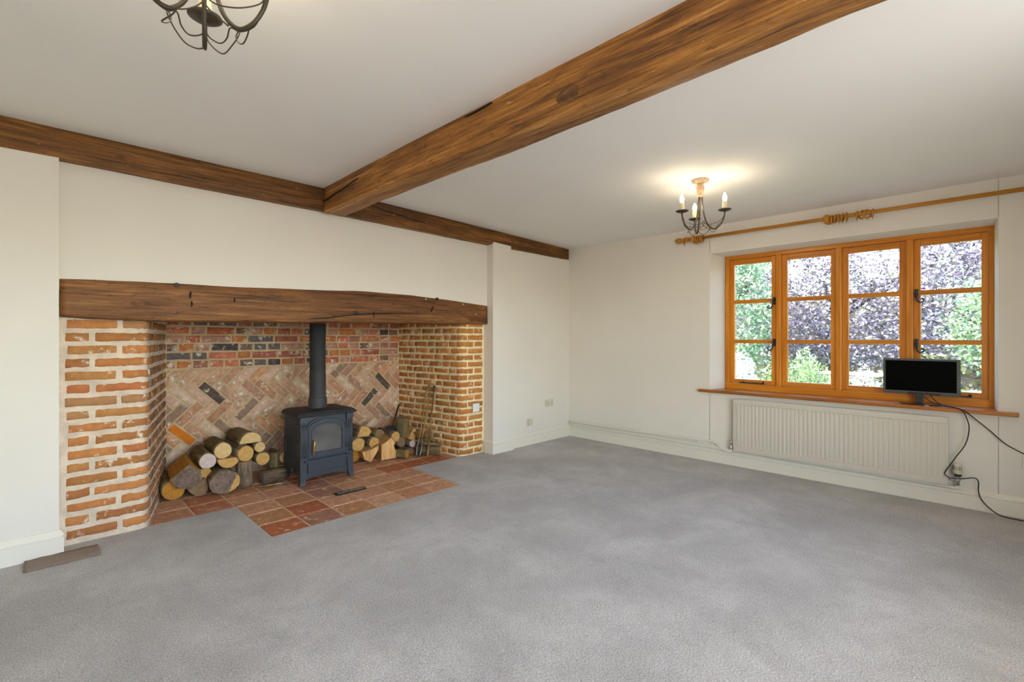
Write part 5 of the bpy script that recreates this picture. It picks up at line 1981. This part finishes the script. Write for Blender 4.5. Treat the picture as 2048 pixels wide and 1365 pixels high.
tree('copper_beech', 'spreading copper beech with purple leaves filling most of the window view', (14.4, 2.7, 2.85), (2.3, 3.6, 2.7), 1900, 46, 0.20, 0.037, 'l_purple', 0.22, 0.55)
tree('copper_beech', 'second copper beech, its purple crown seen at the right of the window view', (15.5, -4.7, 2.8), (2.2, 2.9, 2.4), 700, 44, 0.22, 0.040, 'l_purple', 0.20, 0.6)
tree('garden_tree', 'pale green garden tree seen through the leftmost window panes', (10.6, 4.20, 1.75), (1.1, 1.05, 1.75), 420, 44, 0.15, 0.034, 'l_green', 0.14, 0.2)
tree('garden_tree', 'light green small tree seen low in the rightmost window panes', (10.6, -0.22, 1.45), (0.7, 0.62, 0.70), 200, 40, 0.12, 0.030, 'l_green', 0.06, 0.3)


def hedge(name, label, cat, lo, hi, n, size, mat, group=None):
    p = rng.random((n, 3)) * (np.array(hi) - np.array(lo)) + np.array(lo)
    top = lo[2] + (hi[2] - lo[2]) * (0.75 + 0.25 * np.sin(p[:, 1] * 2.3) * np.cos(p[:, 0] * 1.7))
    p = p[p[:, 2] < top]
    c = ((lo[0] + hi[0]) / 2, (lo[1] + hi[1]) / 2, lo[2])
    r = root(name, c)
    tag(r, label, cat, group)
    leaf_mesh('foliage', p, size, mat, r, loc=c)
    m = MB().box((lo[0] + 0.25 * (hi[0] - lo[0]), lo[1], lo[2]), (hi[0], hi[1], lo[2] + 0.6 * (hi[2] - lo[2])))
    m.build('branches', 'trunk', r, loc=c)
    return r


hedge('hedge', 'tall dark green boundary hedge closing the back of the garden', 'hedge', (18.5, -12, -0.25), (20.0, 22, 4.3), 60000, 0.09, 'l_olive')
hedge('hedge', 'low olive green hedge in the shade under the copper beech', 'hedge', (10.6, 0.5, -0.25), (11.5, 2.95, 0.95), 12000, 0.045, 'l_olive')


def bush(name, label, c, rad, n, size, mat, spiky=False):
    d = rng.normal(size=(n, 3))
    d /= np.linalg.norm(d, axis=1)[:, None]
    d[:, 2] = np.abs(d[:, 2])
    rr = rng.random(n) ** 0.45
    p = np.array(c) + d * rr[:, None] * np.array(rad)
    p[:, 2] += 0.05 * np.sin(p[:, 1] * 19) * (p[:, 2] - c[2])
    r = root(name, c)
    tag(r, label, 'plant')
    leaf_mesh('leaves', p, size, mat, r, loc=c, aspect=0.22 if spiky else 0.6, up=0.0 if spiky else 0.3)
    st_ = MB()
    for i in range(9):
        a = i * 0.7
        e = Vector(c) + Vector((math.cos(a) * rad[0] * 0.5, math.sin(a) * rad[1] * 0.5, rad[2] * 0.75))
        st_.tube([Vector(c), Vector(c).lerp(e, 0.5) + Vector((0, 0, 0.04)), e], [0.012, 0.009, 0.004], 6)
    st_.build('stems', 'trunk', r, loc=c)
    return r


bush('white_flowering_bush', 'bright white flowering bush outside the lowest left pane', (7.2, 2.60, -0.25), (0.55, 0.36, 1.34), 8000, 0.020, 'l_white')
bush('grey_leaved_bush', 'low grey green bush in front of the white flowering bush', (6.60, 2.30, -0.25), (0.35, 0.40, 0.85), 3600, 0.020, 'l_grey')
bush('border_plant', 'fresh bright green border plant outside the lowest pane of the second light', (7.3, 1.72, -0.25), (0.55, 0.42, 1.30), 8000, 0.030, 'l_bright', True)
bush('border_plant', 'bright green leafy plant between the white bush and the border plant', (7.5, 2.17, -0.25), (0.40, 0.24, 1.2), 3600, 0.030, 'l_bright', True)
bush('white_lavender', 'whitish lavender clump seen to the left of the monitor', (7.0, 1.02, -0.25), (0.45, 0.36, 1.14), 6000, 0.022, 'l_white', True)
bush('grey_leaved_bush', 'grey green shrub seen to the right of the monitor', (7.6, 0.12, -0.25), (0.40, 0.30, 0.85), 3600, 0.022, 'l_grey')
bk = MB()
for (z0, z1, x0, x1) in ((0.62, 0.66, 9.3, 9.62),):
    bk.box((x0, 0.7, z0), (x1, 2.0, z1), 0, 0.01)
bench = bk.build('garden_bench', 'timber', loc=(9.45, 1.35, -0.25))
tag(bench, 'pale plank garden bench glimpsed beside the monitor', 'bench')
for y in (0.85, 1.85):
    MB().box((9.34, y - 0.04, -0.25), (9.58, y + 0.04, 0.62), 0, 0.008).build('leg', 'timber', bench, loc=(9.45, y, 0.1))
st_ = MB()
bm = bmesh.new()
bmesh.ops.create_icosphere(bm, subdivisions=3, radius=1.0)
for q in bm.verts:
    k_ = 1 + 0.12 * mnoise.noise(q.co * 1.7)
    q.co = Vector((8.6 + q.co.x * 0.4 * k_, 0.16 + q.co.y * 0.36 * k_, 0.12 + q.co.z * 0.42 * k_))
st_.from_bm(bm, 0, True)
o = st_.build('boulder', 'stone', loc=(8.6, 0.16, -0.25))
tag(o, 'rounded pinkish garden boulder glimpsed right of the monitor', 'boulder')
